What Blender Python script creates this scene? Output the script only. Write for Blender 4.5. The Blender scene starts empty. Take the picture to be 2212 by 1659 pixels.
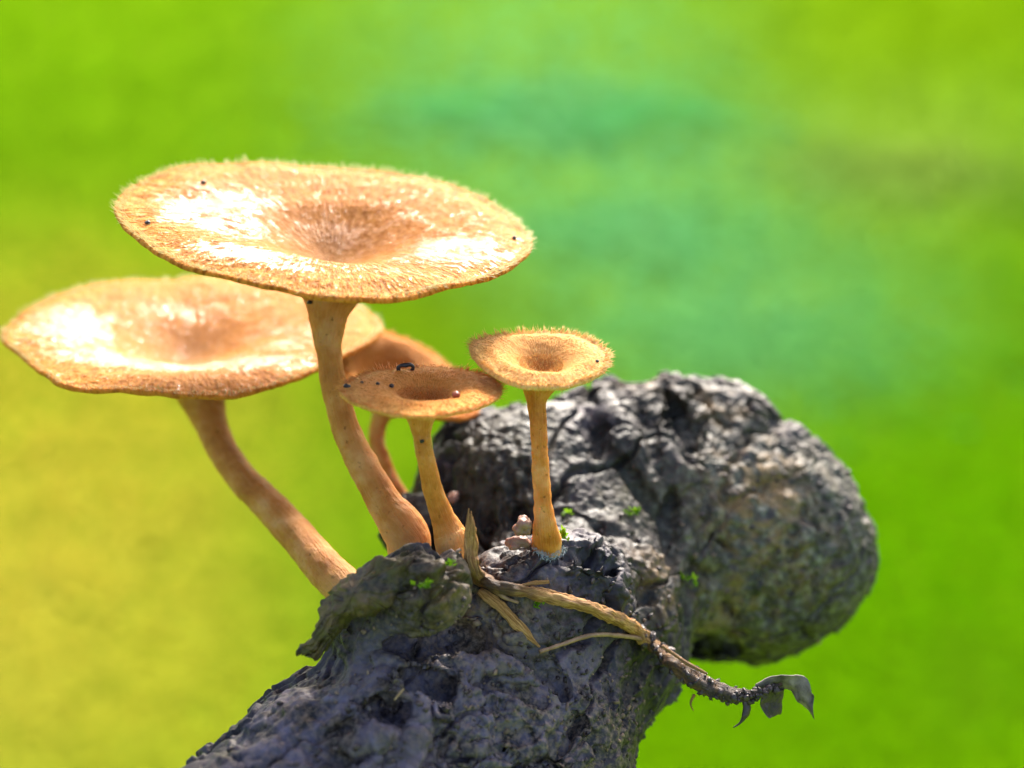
import bpy, math, random
import numpy as np
from mathutils import Vector, Matrix

random.seed(7)
RNG = np.random.default_rng(11)
MM = 0.001
sc = bpy.context.scene
col = sc.collection

# ------------------------------------------------------------------ camera
PITCH = math.radians(21.0)
HFOV = math.radians(35.0)
TH = math.tan(HFOV / 2)
H0 = 900.0                                   # height of the growing spot above the ground, mm
FW = np.array([0, math.cos(PITCH), -math.sin(PITCH)])
UP = np.array([0, math.sin(PITCH), math.cos(PITCH)])
RT = np.array([1.0, 0, 0])
CAM = np.array([0, 0, H0]) - FW * 150.0      # mm
cd = bpy.data.cameras.new('camera')
cam = bpy.data.objects.new('camera', cd)
col.objects.link(cam)
cam.location = Vector(CAM * MM)
cam.rotation_euler = (math.pi / 2 - PITCH, 0, 0)
cd.sensor_width = 36.0
cd.lens = 18.0 / TH
cd.clip_start = 0.005
cd.clip_end = 500.0
cd.dof.use_dof = True
cd.dof.focus_distance = 0.1445
cd.dof.aperture_fstop = cd.lens / 3.3
sc.camera = cam

# ------------------------------------------------------------------ light
SUN_EL, SUN_AZ = math.radians(34.0), math.radians(13.0)
w = bpy.data.worlds.new('World')
sc.world = w
w.use_nodes = True
nt = w.node_tree
sky = nt.nodes.new('ShaderNodeTexSky')
sky.sky_type = 'NISHITA'
sky.sun_disc = False
sky.sun_elevation = SUN_EL
sky.sun_rotation = SUN_AZ
sky.air_density = 1.0
sky.dust_density = 4.0
sky.ozone_density = 1.0
nt.links.new(sky.outputs[0], nt.nodes['Background'].inputs[0])
nt.nodes['Background'].inputs[1].default_value = 0.15
sd = bpy.data.lights.new('sun', 'SUN')
sd.energy = 3.2
sd.angle = math.radians(10.0)
sd.color = (1.0, 0.95, 0.87)
sun = bpy.data.objects.new('sun', sd)
col.objects.link(sun)
sv = Vector((math.sin(SUN_AZ) * math.cos(SUN_EL), math.cos(SUN_AZ) * math.cos(SUN_EL), math.sin(SUN_EL)))
sun.rotation_euler = sv.to_track_quat('Z', 'Y').to_euler()
sun.location = sv * 3
sc.view_settings.view_transform = 'Standard'
sc.view_settings.look = 'None'
sc.view_settings.gamma = 1.0
sc.view_settings.exposure = 1.6
sc.render.engine = 'CYCLES'
sc.cycles.use_denoising = True
sc.cycles.max_bounces = 8
sc.cycles.caustics_reflective = False
sc.cycles.caustics_refractive = False

# ------------------------------------------------------------------ photo pixel (2212 x 1659 frame) to space
def ray(px, py):
    return FW + RT * ((px - 1106.0) / 1106.0 * TH) + UP * (-(py - 829.5) / 1106.0 * TH)
def at(px, py, d):
    return CAM + ray(px, py) * d
def pxmm(d):                                  # mm per photo pixel at depth d
    return TH * d / 1106.0
def ground_at(px, py):
    r = ray(px, py)
    return CAM + r * (-CAM[2] / r[2])
def project(P):
    v = P - CAM
    d = v @ FW
    return np.stack([1106 + v @ RT / d / TH * 1106, 829.5 - v @ UP / d / TH * 1106, d], -1)

# ------------------------------------------------------------------ numeric noise
def _hash(i, j, k, s):
    h = (i.astype(np.uint32) * np.uint32(374761393) + j.astype(np.uint32) * np.uint32(668265263)
         + k.astype(np.uint32) * np.uint32(2147483647) + np.uint32((s * 974634777 + 12345) & 0xffffffff))
    h = (h ^ (h >> np.uint32(13))) * np.uint32(1274126177)
    h = (h ^ (h >> np.uint32(16))) * np.uint32(2246822519)
    return ((h ^ (h >> np.uint32(15))) & np.uint32(0xffff)).astype(np.float32) / 65535.0
def noise(P, scale, seed=0):
    """value noise in -1..1, feature size = scale (mm)"""
    Q = (P / scale).astype(np.float32) + 1000.0
    I = np.floor(Q).astype(np.int64)
    f = Q - I
    f = f * f * f * (f * (f * 6 - 15) + 10)
    out = np.zeros(len(P), np.float32)
    for a in (0, 1):
        wx = f[:, 0] if a else 1 - f[:, 0]
        for b in (0, 1):
            wy = f[:, 1] if b else 1 - f[:, 1]
            for c in (0, 1):
                wz = f[:, 2] if c else 1 - f[:, 2]
                out += wx * wy * wz * _hash(I[:, 0] + a, I[:, 1] + b, I[:, 2] + c, seed)
    return out * 2 - 1
def fbm(P, scale, octv=4, seed=0, gain=0.5):
    o = np.zeros(len(P), np.float32); a = 1.0; t = 0
    for k in range(octv):
        o += a * noise(P, scale, seed + 17 * k); t += a
        scale /= 2.03; a *= gain
    return o / t
def worley(P, scale, seed=0):
    Q = (P / scale).astype(np.float32) + 500.0
    I = np.floor(Q).astype(np.int64)
    f1 = np.full(len(P), 9.0, np.float32); f2 = f1.copy(); cid = np.zeros(len(P), np.float32)
    for a in (-1, 0, 1):
        for b in (-1, 0, 1):
            for c in (-1, 0, 1):
                i, j, k = I[:, 0] + a, I[:, 1] + b, I[:, 2] + c
                d = np.sqrt((i + _hash(i, j, k, seed) - Q[:, 0]) ** 2 + (j + _hash(i, j, k, seed + 1) - Q[:, 1]) ** 2
                            + (k + _hash(i, j, k, seed + 2) - Q[:, 2]) ** 2)
                near = d < f1
                f2 = np.where(near, f1, np.minimum(f2, d))
                cid = np.where(near, _hash(i, j, k, seed + 3), cid)
                f1 = np.where(near, d, f1)
    return f1, f2, cid
def sstep(a, b, x):
    t = np.clip((x - a) / (b - a), 0, 1)
    return t * t * (3 - 2 * t)

# ------------------------------------------------------------------ mesh helpers
def mesh_np(name, V, F, mat, parent=None, smooth=True, attrs=None, uv=None):
    """V in mm (world), F an (n,3)/(n,4) array or list of tuples"""
    me = bpy.data.meshes.new(name)
    V = np.asarray(V, np.float64) * MM
    if isinstance(F, np.ndarray):
        k = F.shape[1]
        me.vertices.add(len(V)); me.vertices.foreach_set('co', V.astype(np.float32).ravel())
        me.loops.add(F.size); me.loops.foreach_set('vertex_index', F.astype(np.int32).ravel())
        me.polygons.add(len(F))
        me.polygons.foreach_set('loop_start', np.arange(0, F.size, k, dtype=np.int32))
        me.polygons.foreach_set('loop_total', np.full(len(F), k, np.int32))
    else:
        me.from_pydata([tuple(v) for v in V], [], F)
    if smooth:
        me.polygons.foreach_set('use_smooth', np.ones(len(me.polygons), bool))
    for an, av in (attrs or {}).items():
        av = np.asarray(av, np.float32)
        if av.ndim == 1:
            a = me.attributes.new(an, 'FLOAT', 'POINT'); a.data.foreach_set('value', av)
        else:
            a = me.attributes.new(an, 'FLOAT_COLOR', 'POINT')
            a.data.foreach_set('color', np.concatenate([av, np.ones((len(av), 1), np.float32)], 1).ravel())
    me.update(); me.validate()
    o = bpy.data.objects.new(name, me)
    col.objects.link(o)
    if mat: me.materials.append(mat)
    if parent: setpar(o, parent)
    return o
def setpar(o, p):
    o.parent = p
    o.matrix_parent_inverse = p_world(p).inverted()
def p_world(p):
    if p.type == 'MESH': return Matrix()
    m = Matrix.Translation(p.location)
    while p.parent:
        p = p.parent; m = Matrix.Translation(p.location) @ m
    return m
def empty(name, P):
    o = bpy.data.objects.new(name, None); col.objects.link(o)
    o.location = Vector(np.asarray(P) * MM); o.empty_display_size = 0.005
    return o
def tag(o, label=None, cat=None, group=None, kind=None):
    if label: o['label'] = label
    if cat: o['category'] = cat
    if group: o['group'] = group
    if kind: o['kind'] = kind
    return o
def catmull(pts, n):
    pts = np.asarray(pts, float)
    P = np.concatenate([[2 * pts[0] - pts[1]], pts, [2 * pts[-1] - pts[-2]]])
    seg = len(pts) - 1
    t = np.linspace(0, seg, n); i = np.minimum(t.astype(int), seg - 1); u = (t - i)[:, None]
    p0, p1, p2, p3 = P[i], P[i + 1], P[i + 2], P[i + 3]
    return 0.5 * (2 * p1 + (p2 - p0) * u + (2 * p0 - 5 * p1 + 4 * p2 - p3) * u * u + (3 * p1 - p0 - 3 * p2 + p3) * u ** 3)
def tube(path, rad, nseg=16, disp=None, close=True):
    """path (n,3) mm, rad (n,). returns V,F,u(angle),v(length)"""
    path = np.asarray(path, float); n = len(path)
    T = np.gradient(path, axis=0); T /= np.linalg.norm(T, axis=1)[:, None]
    ref = np.array([0, 1.0, 0.05])             # seam away from the viewer
    N = ref - (T @ ref)[:, None] * T; N /= np.linalg.norm(N, axis=1)[:, None]
    B = np.cross(T, N)
    a = np.linspace(0, 2 * np.pi, nseg, endpoint=False)
    D = N[:, None, :] * np.cos(a)[None, :, None] + B[:, None, :] * np.sin(a)[None, :, None]
    V = path[:, None, :] + D * np.asarray(rad)[:, None, None]
    V = V.reshape(-1, 3)
    if disp is not None:
        V = V + D.reshape(-1, 3) * disp(V)[:, None]
    i = np.arange(n - 1)[:, None] * nseg; j = np.arange(nseg)[None, :]; j2 = (j + 1) % nseg
    F = np.stack([i + j, i + j2, i + nseg + j2, i + nseg + j], -1).reshape(-1, 4)
    F = [tuple(int(q) for q in f) for f in F]
    if close:
        F.append(tuple(range(nseg - 1, -1, -1))); F.append(tuple(range((n - 1) * nseg, n * nseg)))
    L = np.concatenate([[0], np.cumsum(np.linalg.norm(np.diff(path, axis=0), axis=1))])
    return V, F, np.tile(a, n), np.repeat(L, nseg)
def vnormals(V, Q):
    n = np.cross(V[Q[:, 2]] - V[Q[:, 0]], V[Q[:, 3]] - V[Q[:, 1]])
    N = np.zeros_like(V)
    for k in range(4):
        for c in range(3):
            N[:, c] += np.bincount(Q[:, k], n[:, c], len(V))
    return N / np.maximum(np.linalg.norm(N, axis=1), 1e-9)[:, None]

# ------------------------------------------------------------------ node helpers
def newmat(name):
    m = bpy.data.materials.new(name); m.use_nodes = True
    return m, m.node_tree, m.node_tree.nodes['Principled BSDF']
def nd(t, kind, **kw):
    n = t.nodes.new(kind)
    for k, v in kw.items():
        if k in n.inputs: n.inputs[k].default_value = v
        else: setattr(n, k, v)
    return n
def lk(t, a, b): t.links.new(a, b)
def ramp(t, fac, stops):
    n = t.nodes.new('ShaderNodeValToRGB')
    e = n.color_ramp.elements
    while len(e) < len(stops): e.new(0.5)
    for q, (p, c) in zip(e, stops):
        q.position = p; q.color = (*c, 1) if len(c) == 3 else c
    if fac is not None: lk(t, fac, n.inputs[0])
    return n.outputs[0]
def mixc(t, fac, a, b, mode='MIX'):
    n = t.nodes.new('ShaderNodeMix'); n.data_type = 'RGBA'; n.blend_type = mode
    for s, v in ((n.inputs[0], fac), (n.inputs[6], a), (n.inputs[7], b)):
        if hasattr(v, 'links'): lk(t, v, s)
        elif isinstance(v, (int, float)): s.default_value = v
        else: s.default_value = (*v, 1)
    return n.outputs[2]
def mth(t, op, a, b=0.0, clamp=False):
    n = t.nodes.new('ShaderNodeMath'); n.operation = op; n.use_clamp = clamp
    for s, v in ((n.inputs[0], a), (n.inputs[1], b)):
        if hasattr(v, 'links'): lk(t, v, s)
        else: s.default_value = v
    return n.outputs[0]
def attr(t, name):
    return nd(t, 'ShaderNodeAttribute', attribute_name=name)
def noi(t, vec, scale, detail=4.0, rough=0.55, dist=0.0):
    n = nd(t, 'ShaderNodeTexNoise', Scale=scale, Detail=detail, Roughness=rough, Distortion=dist)
    if vec is not None: lk(t, vec, n.inputs['Vector'])
    return n.outputs[0]
def bump(t, h, dist, strength=1.0, prev=None):
    n = nd(t, 'ShaderNodeBump', Strength=strength, Distance=dist)
    lk(t, h, n.inputs['Height'])
    if prev is not None: lk(t, prev, n.inputs['Normal'])
    return n.outputs[0]
def poscoord(t):
    return nd(t, 'ShaderNodeNewGeometry').outputs['Position']

# ------------------------------------------------------------------ materials
def make_leaf_mat(name, attname=None, colr=(0.1, 0.2, 0.01), trans=0.45, rough=0.6):
    m, t, b = newmat(name)
    out = t.nodes['Material Output']
    if attname: c = attr(t, attname).outputs['Color']
    else:
        f = noi(t, poscoord(t), 14.0, 3.0)
        c = mixc(t, f, tuple(x * 0.75 for x in colr), tuple(min(1, x * 1.25) for x in colr))
    lk(t, c, b.inputs['Base Color']); b.inputs['Roughness'].default_value = rough
    b.inputs['Specular IOR Level'].default_value = 0.25 if rough < 0.8 else 0.0
    tr = t.nodes.new('ShaderNodeBsdfTranslucent'); lk(t, c, tr.inputs['Color'])
    mx = t.nodes.new('ShaderNodeMixShader'); mx.inputs[0].default_value = trans
    lk(t, b.outputs[0], mx.inputs[1]); lk(t, tr.outputs[0], mx.inputs[2]); lk(t, mx.outputs[0], out.inputs['Surface'])
    return m
def make_bark():
    m, t, b = newmat('bark')
    p = poscoord(t)
    big = noi(t, p, 90.0, 4.0, 0.6)
    mid = noi(t, p, 420.0, 5.0, 0.65)
    fin = noi(t, p, 1900.0, 4.0, 0.7)
    lay = mth(t, 'ADD', mth(t, 'MULTIPLY', attr(t, 'layer').outputs['Fac'], 0.75), mth(t, 'MULTIPLY', mth(t, 'SUBTRACT', mid, 0.38), 0.9))
    c = ramp(t, lay, [(0.15, (0.003, 0.0025, 0.0025)), (0.42, (0.006, 0.0045, 0.0047)), (0.66, (0.021, 0.0155, 0.018)), (0.97, (0.090, 0.070, 0.084))])
    c = mixc(t, mth(t, 'MULTIPLY', ramp(t, big, [(0.48, (0, 0, 0)), (0.68, (1, 1, 1))]), 0.6), c, (0.040, 0.025, 0.016))
    # lavender grey on the lower limb, painted in for missing sky sheen and fill light
    sheen = mth(t, 'MULTIPLY', attr(t, 'sky_sheen').outputs['Fac'], ramp(t, noi(t, p, 260.0, 5.0, 0.65, 0.5), [(0.40, (0.0, 0.0, 0.0)), (0.56, (0.9, 0.9, 0.9))]))
    c = mixc(t, sheen, c, ramp(t, mid, [(0.3, (0.045, 0.036, 0.050)), (0.7, (0.22, 0.18, 0.245))]))
    # tan mineral dust grains
    spk = ramp(t, fin, [(0.44, (0, 0, 0)), (0.62, (1, 1, 1))])
    c = mixc(t, mth(t, 'MULTIPLY', spk, mth(t, 'ADD', mth(t, 'MULTIPLY', attr(t, 'dust').outputs['Fac'], 1.0), 0.04)), c, (0.22, 0.15, 0.105))
    # grey green lichen crust with ochre patches
    lic = mth(t, 'MULTIPLY', attr(t, 'lichen').outputs['Fac'],
              ramp(t, noi(t, p, 520.0, 6.0, 0.7, 0.6), [(0.36, (0.15, 0.15, 0.15)), (0.52, (1, 1, 1))]))
    lc = ramp(t, noi(t, p, 1100.0, 4.0), [(0.3, (0.012, 0.010, 0.007)), (0.5, (0.075, 0.068, 0.044)), (0.72, (0.26, 0.24, 0.17))])
    c = mixc(t, lic, c, lc)
    och = mth(t, 'MULTIPLY', attr(t, 'ochre').outputs['Fac'],
              ramp(t, noi(t, p, 450.0, 5.0, 0.7), [(0.42, (0, 0, 0)), (0.6, (1, 1, 1))]))
    c = mixc(t, mth(t, 'MULTIPLY', och, 0.85), c, (0.32, 0.18, 0.055))
    mos = mth(t, 'MULTIPLY', attr(t, 'moss').outputs['Fac'],
              ramp(t, noi(t, p, 380.0, 6.0, 0.75), [(0.46, (0, 0, 0)), (0.62, (1, 1, 1))]))
    c = mixc(t, mth(t, 'MULTIPLY', mos, 0.9), c, (0.085, 0.070, 0.010))
    lk(t, c, b.inputs['Base Color'])
    b.inputs['Roughness'].default_value = 0.55
    lk(t, ramp(t, mid, [(0.3, (0.40,) * 3), (0.7, (0.74,) * 3)]), b.inputs['Roughness'])
    b.inputs['Specular IOR Level'].default_value = 0.30
    n = bump(t, mid, 0.0005, 0.35)
    n = bump(t, fin, 0.0002, 0.5, n)
    lk(t, n, b.inputs['Normal'])
    return m
def make_cap_mat(name, inner, mid, outer, wet=0.5, fib=46.0, fibdark=0.5, rough=0.6):
    m, t, b = newmat(name)
    cmb = nd(t, 'ShaderNodeCombineXYZ')
    s1 = mth(t, 'MULTIPLY', attr(t, 'ca').outputs['Fac'], fib)
    s2 = mth(t, 'MULTIPLY', attr(t, 'sa').outputs['Fac'], fib)
    ta = attr(t, 'ct').outputs['Fac']
    s3 = mth(t, 'MULTIPLY', ta, 15.0)
    for k, s in enumerate((s1, s2, s3)): lk(t, s, cmb.inputs[k])
    fibn = noi(t, cmb.outputs[0], 1.0, 3.0, 0.6, 0.2)
    p = poscoord(t)
    gran = noi(t, p, 1500.0, 3.0, 0.6)
    blot = noi(t, p, 260.0, 3.0, 0.55)
    rr = mth(t, 'ADD', ta, mth(t, 'MULTIPLY', mth(t, 'SUBTRACT', blot, 0.5), 0.25))
    c = ramp(t, rr, [(0.0, inner), (0.30, mid), (0.72, mid), (0.97, outer)])
    fd = ramp(t, fibn, [(0.36, (1, 1, 1)), (0.55, (0, 0, 0))])
    c = mixc(t, mth(t, 'MULTIPLY', fd, fibdark), c, tuple(x * f for x, f in zip(mid, (0.55, 0.42, 0.3))))
    lk(t, c, b.inputs['Base Color'])
    wsum = mth(t, 'ADD', attr(t, 'wet').outputs['Fac'], mth(t, 'ADD', mth(t, 'MULTIPLY', mth(t, 'SUBTRACT', fibn, 0.5), 2.6), mth(t, 'MULTIPLY', mth(t, 'SUBTRACT', gran, 0.5), 1.1)))
    wt = ramp(t, wsum, [(0.48, (0, 0, 0)), (0.86, (1, 1, 1))])
    rg = mth(t, 'SUBTRACT', rough, mth(t, 'MULTIPLY', wt, rough - 0.10))
    lk(t, rg, b.inputs['Roughness'])
    b.inputs['Specular IOR Level'].default_value = 0.04
    lk(t, mth(t, 'ADD', 0.03 * wet, mth(t, 'MULTIPLY', wt, 0.9 * wet)), b.inputs['Coat Weight'])
    b.inputs['Coat Roughness'].default_value = 0.13
    b.inputs['Coat IOR'].default_value = 1.4
    b.inputs['Subsurface Weight'].default_value = 0.35
    b.inputs['Subsurface Radius'].default_value = (1.0, 0.45, 0.15)
    b.inputs['Subsurface Scale'].default_value = 0.0012
    dry = mth(t, 'SUBTRACT', 1.0, mth(t, 'MULTIPLY', wt, 0.75))
    hgt = mth(t, 'ADD', mth(t, 'MULTIPLY', fibn, 0.65), mth(t, 'MULTIPLY', gran, 0.5))
    n = nd(t, 'ShaderNodeBump', Distance=0.0008)
    lk(t, hgt, n.inputs['Height']); lk(t, dry, n.inputs['Strength'])
    lk(t, n.outputs[0], b.inputs['Normal']); lk(t, n.outputs[0], b.inputs['Coat Normal'])
    return m
def make_stem_mat(name, base, pale, dark):
    m, t, b = newmat(name)
    cmb = nd(t, 'ShaderNodeCombineXYZ')
    lk(t, mth(t, 'MULTIPLY', attr(t, 'ca').outputs['Fac'], 9.0), cmb.inputs[0])
    lk(t, mth(t, 'MULTIPLY', attr(t, 'sa').outputs['Fac'], 9.0), cmb.inputs[1])
    lk(t, mth(t, 'MULTIPLY', attr(t, 'sv').outputs['Fac'], 0.55), cmb.inputs[2])
    f = noi(t, cmb.outputs[0], 1.0, 4.0, 0.6)
    p = poscoord(t)
    bl = noi(t, p, 330.0, 4.0, 0.6)
    fn = noi(t, p, 1700.0, 3.0)
    c = ramp(t, bl, [(0.3, dark), (0.5, base), (0.72, pale)])
    c = mixc(t, mth(t, 'MULTIPLY', ramp(t, f, [(0.48, (0, 0, 0)), (0.70, (1, 1, 1))]), 0.30), c, pale)
    c = mixc(t, mth(t, 'MULTIPLY', ramp(t, fn, [(0.26, (1, 1, 1)), (0.36, (0, 0, 0))]), 0.7), c, tuple(x * 0.4 for x in dark))
    c = mixc(t, mth(t, 'MULTIPLY', attr(t, 'foot').outputs['Fac'], 0.75), c, pale)
    lk(t, c, b.inputs['Base Color'])
    b.inputs['Roughness'].default_value = 0.6
    b.inputs['Specular IOR Level'].default_value = 0.15
    b.inputs['Subsurface Weight'].default_value = 0.4
    b.inputs['Subsurface Radius'].default_value = (1.0, 0.4, 0.12)
    b.inputs['Subsurface Scale'].default_value = 0.0015
    n = bump(t, f, 0.0005, 0.55); n = bump(t, fn, 0.0003, 0.6, n)
    lk(t, n, b.inputs['Normal'])
    return m
def simple(name, c0, c1, scale, rough=0.7, bumpd=0.0003, spec=0.3, sss=0.0):
    m, t, b = newmat(name)
    p = poscoord(t)
    f = noi(t, p, scale, 4.0, 0.6)
    lk(t, mixc(t, ramp(t, f, [(0.3, (0, 0, 0)), (0.7, (1, 1, 1))]), c0, c1), b.inputs['Base Color'])
    b.inputs['Roughness'].default_value = rough
    b.inputs['Specular IOR Level'].default_value = spec
    if sss:
        b.inputs['Subsurface Weight'].default_value = sss
        b.inputs['Subsurface Scale'].default_value = 0.0008
    if bumpd: lk(t, bump(t, f, bumpd, 0.7), b.inputs['Normal'])
    return m
M = {}
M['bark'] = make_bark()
M['cap_big'] = make_cap_mat('cap_wet_tan', (0.54, 0.245, 0.085), (0.46, 0.165, 0.022), (0.58, 0.23, 0.035), wet=1.0, fib=40.0, fibdark=0.85)
M['cap_left'] = make_cap_mat('cap_wet_peach', (0.54, 0.26, 0.095), (0.50, 0.195, 0.038), (0.55, 0.205, 0.026), wet=1.0, fib=34.0, fibdark=0.65)
M['cap_dark'] = make_cap_mat('cap_fuzzy_orange', (0.54, 0.14, 0.018), (0.80, 0.29, 0.060), (0.84, 0.40, 0.10), wet=0.1, fib=30.0, fibdark=0.45, rough=0.6)
M['cap_pale'] = make_cap_mat('cap_fuzzy_cream', (0.56, 0.18, 0.03), (0.80, 0.37, 0.105), (0.88, 0.52, 0.17), wet=0.1, fib=30.0, fibdark=0.45, rough=0.6)
M['stem_big'] = make_stem_mat('stem_brown', (0.52, 0.20, 0.040), (0.66, 0.33, 0.115), (0.38, 0.125, 0.020))
M['stem_small'] = make_stem_mat('stem_ochre', (0.64, 0.235, 0.040), (0.78, 0.41, 0.14), (0.44, 0.13, 0.015))
M['hair'] = make_leaf_mat('cap_hair', None, (0.92, 0.74, 0.46), 0.6, 0.4)
M['hair_cream'] = make_leaf_mat('cap_hair_cream', None, (0.97, 0.58, 0.23), 0.55, 0.4)
M['hair_warm'] = make_leaf_mat('cap_hair_warm', None, (0.97, 0.45, 0.14), 0.55, 0.4)
def twig_mat():
    m, t, b = newmat('twig_wood')
    p = poscoord(t)
    cmb = nd(t, 'ShaderNodeCombineXYZ')
    lk(t, mth(t, 'MULTIPLY', attr(t, 'ca').outputs['Fac'], 5.0), cmb.inputs[0]); lk(t, mth(t, 'MULTIPLY', attr(t, 'sa').outputs['Fac'], 5.0), cmb.inputs[1])
    lk(t, mth(t, 'MULTIPLY', attr(t, 'sv').outputs['Fac'], 0.7), cmb.inputs[2])
    f = noi(t, cmb.outputs[0], 1.0, 5.0, 0.65)
    g1 = noi(t, p, 900.0, 4.0, 0.65)
    woody = ramp(t, f, [(0.26, (0.05, 0.025, 0.012)), (0.44, (0.40, 0.16, 0.036)), (0.64, (0.82, 0.45, 0.16))])
    dirty = ramp(t, g1, [(0.35, (0.012, 0.009, 0.009)), (0.55, (0.06, 0.04, 0.032)), (0.72, (0.20, 0.13, 0.09))])
    k = mth(t, 'ADD', attr(t, 'soil').outputs['Fac'], mth(t, 'MULTIPLY', mth(t, 'SUBTRACT', g1, 0.5), 1.6), clamp=True)
    lk(t, mixc(t, k, woody, dirty), b.inputs['Base Color'])
    b.inputs['Roughness'].default_value = 0.6; b.inputs['Specular IOR Level'].default_value = 0.3
    n = bump(t, f, 0.0006, 0.8); n = bump(t, g1, 0.0003, 0.6, n)
    lk(t, n, b.inputs['Normal'])
    return m
M['twig'] = twig_mat()
M['straw_fibre'] = M['twig']
M['straw'] = simple('straw', (0.24, 0.13, 0.045), (0.52, 0.36, 0.17), 1000.0, 0.55, 0.0003)
M['rootlet'] = simple('rootlet', (0.20, 0.10, 0.055), (0.42, 0.24, 0.13), 700.0, 0.45, 0.0002)
M['soil'] = simple('soil', (0.018, 0.012, 0.012), (0.09, 0.055, 0.045), 800.0, 0.5, 0.0005, 0.5)
M['deadleaf'] = simple('dead_leaf', (0.05, 0.036, 0.032), (0.36, 0.28, 0.24), 650.0, 0.6, 0.0004)
M['speck'] = simple('black_speck', (0.006, 0.005, 0.005), (0.03, 0.02, 0.016), 1500.0, 0.4, 0.0002, 0.5)
M['red'] = simple('red_bead', (0.20, 0.035, 0.01), (0.34, 0.07, 0.02), 1500.0, 0.3, 0.0001, 0.5)
M['moss'] = make_leaf_mat('moss_leaf', None, (0.17, 0.32, 0.012), 0.45, 0.5)
M['mycel'] = simple('mycelium', (0.30, 0.34, 0.36), (0.5, 0.54, 0.55), 900.0, 0.8, 0)
M['crumb'] = simple('bark_crumb', (0.05, 0.035, 0.03), (0.33, 0.21, 0.13), 260.0, 0.7, 0.0003)
M['fungus'] = simple('pink_fungus', (0.16, 0.08, 0.055), (0.36, 0.20, 0.14), 700.0, 0.55, 0.0003, 0.35, 0.3)
M['meadow'] = make_leaf_mat('meadow_leaf', 'tint', trans=0.4, rough=0.9)
M['teal'] = make_leaf_mat('glaucous_leaf', None, (0.20, 0.54, 0.20), 0.6, 0.9)
M['pale'] = make_leaf_mat('pale_leaf', None, (0.25, 0.37, 0.06), 0.45, 0.9)
M['olive'] = make_leaf_mat('olive_leaf', None, (0.15, 0.25, 0.002), 0.45, 0.9)
def ground_mat():
    m, t, b = newmat('turf')
    p = poscoord(t)
    c = ramp(t, noi(t, p, 2.0, 6.0, 0.6), [(0.3, (0.10, 0.20, 0.003)), (0.7, (0.15, 0.27, 0.006))])
    lk(t, c, b.inputs['Base Color']); b.inputs['Roughness'].default_value = 0.9
    b.inputs['Specular IOR Level'].default_value = 0.0
    lk(t, bump(t, noi(t, p, 60.0, 4.0), 0.02, 0.6), b.inputs['Normal'])
    return m
M['turf'] = ground_mat()

# ------------------------------------------------------------------ ground and meadow
def build_ground():
    ys = np.concatenate([-np.geomspace(150000, 800, 10), np.linspace(-500, 8000, 60), np.geomspace(9000, 200000, 12)])
    xs = np.concatenate([-np.geomspace(150000, 4500, 9), np.linspace(-4000, 4000, 55), np.geomspace(4500, 150000, 9)])
    X, Y = np.meshgrid(xs, ys)
    P = np.stack([X.ravel(), Y.ravel(), np.zeros(X.size)], 1)
    near = np.exp(-((P[:, 0] / 6000) ** 2 + (P[:, 1] / 7000) ** 2))
    P[:, 2] = fbm(P, 900.0, 3, 5) * 22 * near
    nx = len(xs); i = np.arange(len(ys) - 1)[:, None] * nx; j = np.arange(nx - 1)[None]
    F = np.stack([i + j, i + j + 1, i + nx + j + 1, i + nx + j], -1).reshape(-1, 4)
    return tag(mesh_np('ground', P, F, M['turf']), 'green turf far below and behind the log', 'ground', kind='structure')
build_ground()

# vegetation patches on the ground: (photo pixel where it stands, size in px, colour, weight)
LIME = np.array([0.15, 0.33, 0.001])
TEAL = (0.16, 0.45, 0.16)
PATCH = [((1180, 200), (330, 240), TEAL, 3.0), ((1640, 720), (330, 150), TEAL, 2.5), ((1400, 480), (300, 180), TEAL, 2.5),
         ((120, 1000), (430, 330), (0.54, 0.43, 0.04), 3.4), ((60, 1350), (420, 330), (0.55, 0.44, 0.055), 3.6),
         ((330, 1500), (280, 300), (0.38, 0.40, 0.02), 2.4), ((900, 700), (200, 170), (0.16, 0.26, 0.001), 1.2),
         ((330, 260), (420, 200), (0.12, 0.29, 0.006), 1.0), ((60, 100), (340, 220), (0.16, 0.34, 0.001), 2.0),
         ((1800, 90), (250, 150), (0.18, 0.29, 0.001), 1.8), ((2150, 60), (150, 90), (0.16, 0.26, 0.001), 1.2),
         ((1950, 370), (260, 130), (0.30, 0.42, 0.07), 2.2), ((2050, 1100), (350, 500), (0.10, 0.31, 0.001), 1.6),
         ((2190, 620), (60, 220), (0.07, 0.22, 0.002), 1.6), ((2080, 1520), (110, 120), (0.095, 0.22, 0.004), 1.3),
         ((700, 1250), (260, 400), (0.13, 0.31, 0.001), 1.3), ((1600, 1600), (300, 200), (0.12, 0.29, 0.001), 1.3)]
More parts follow.
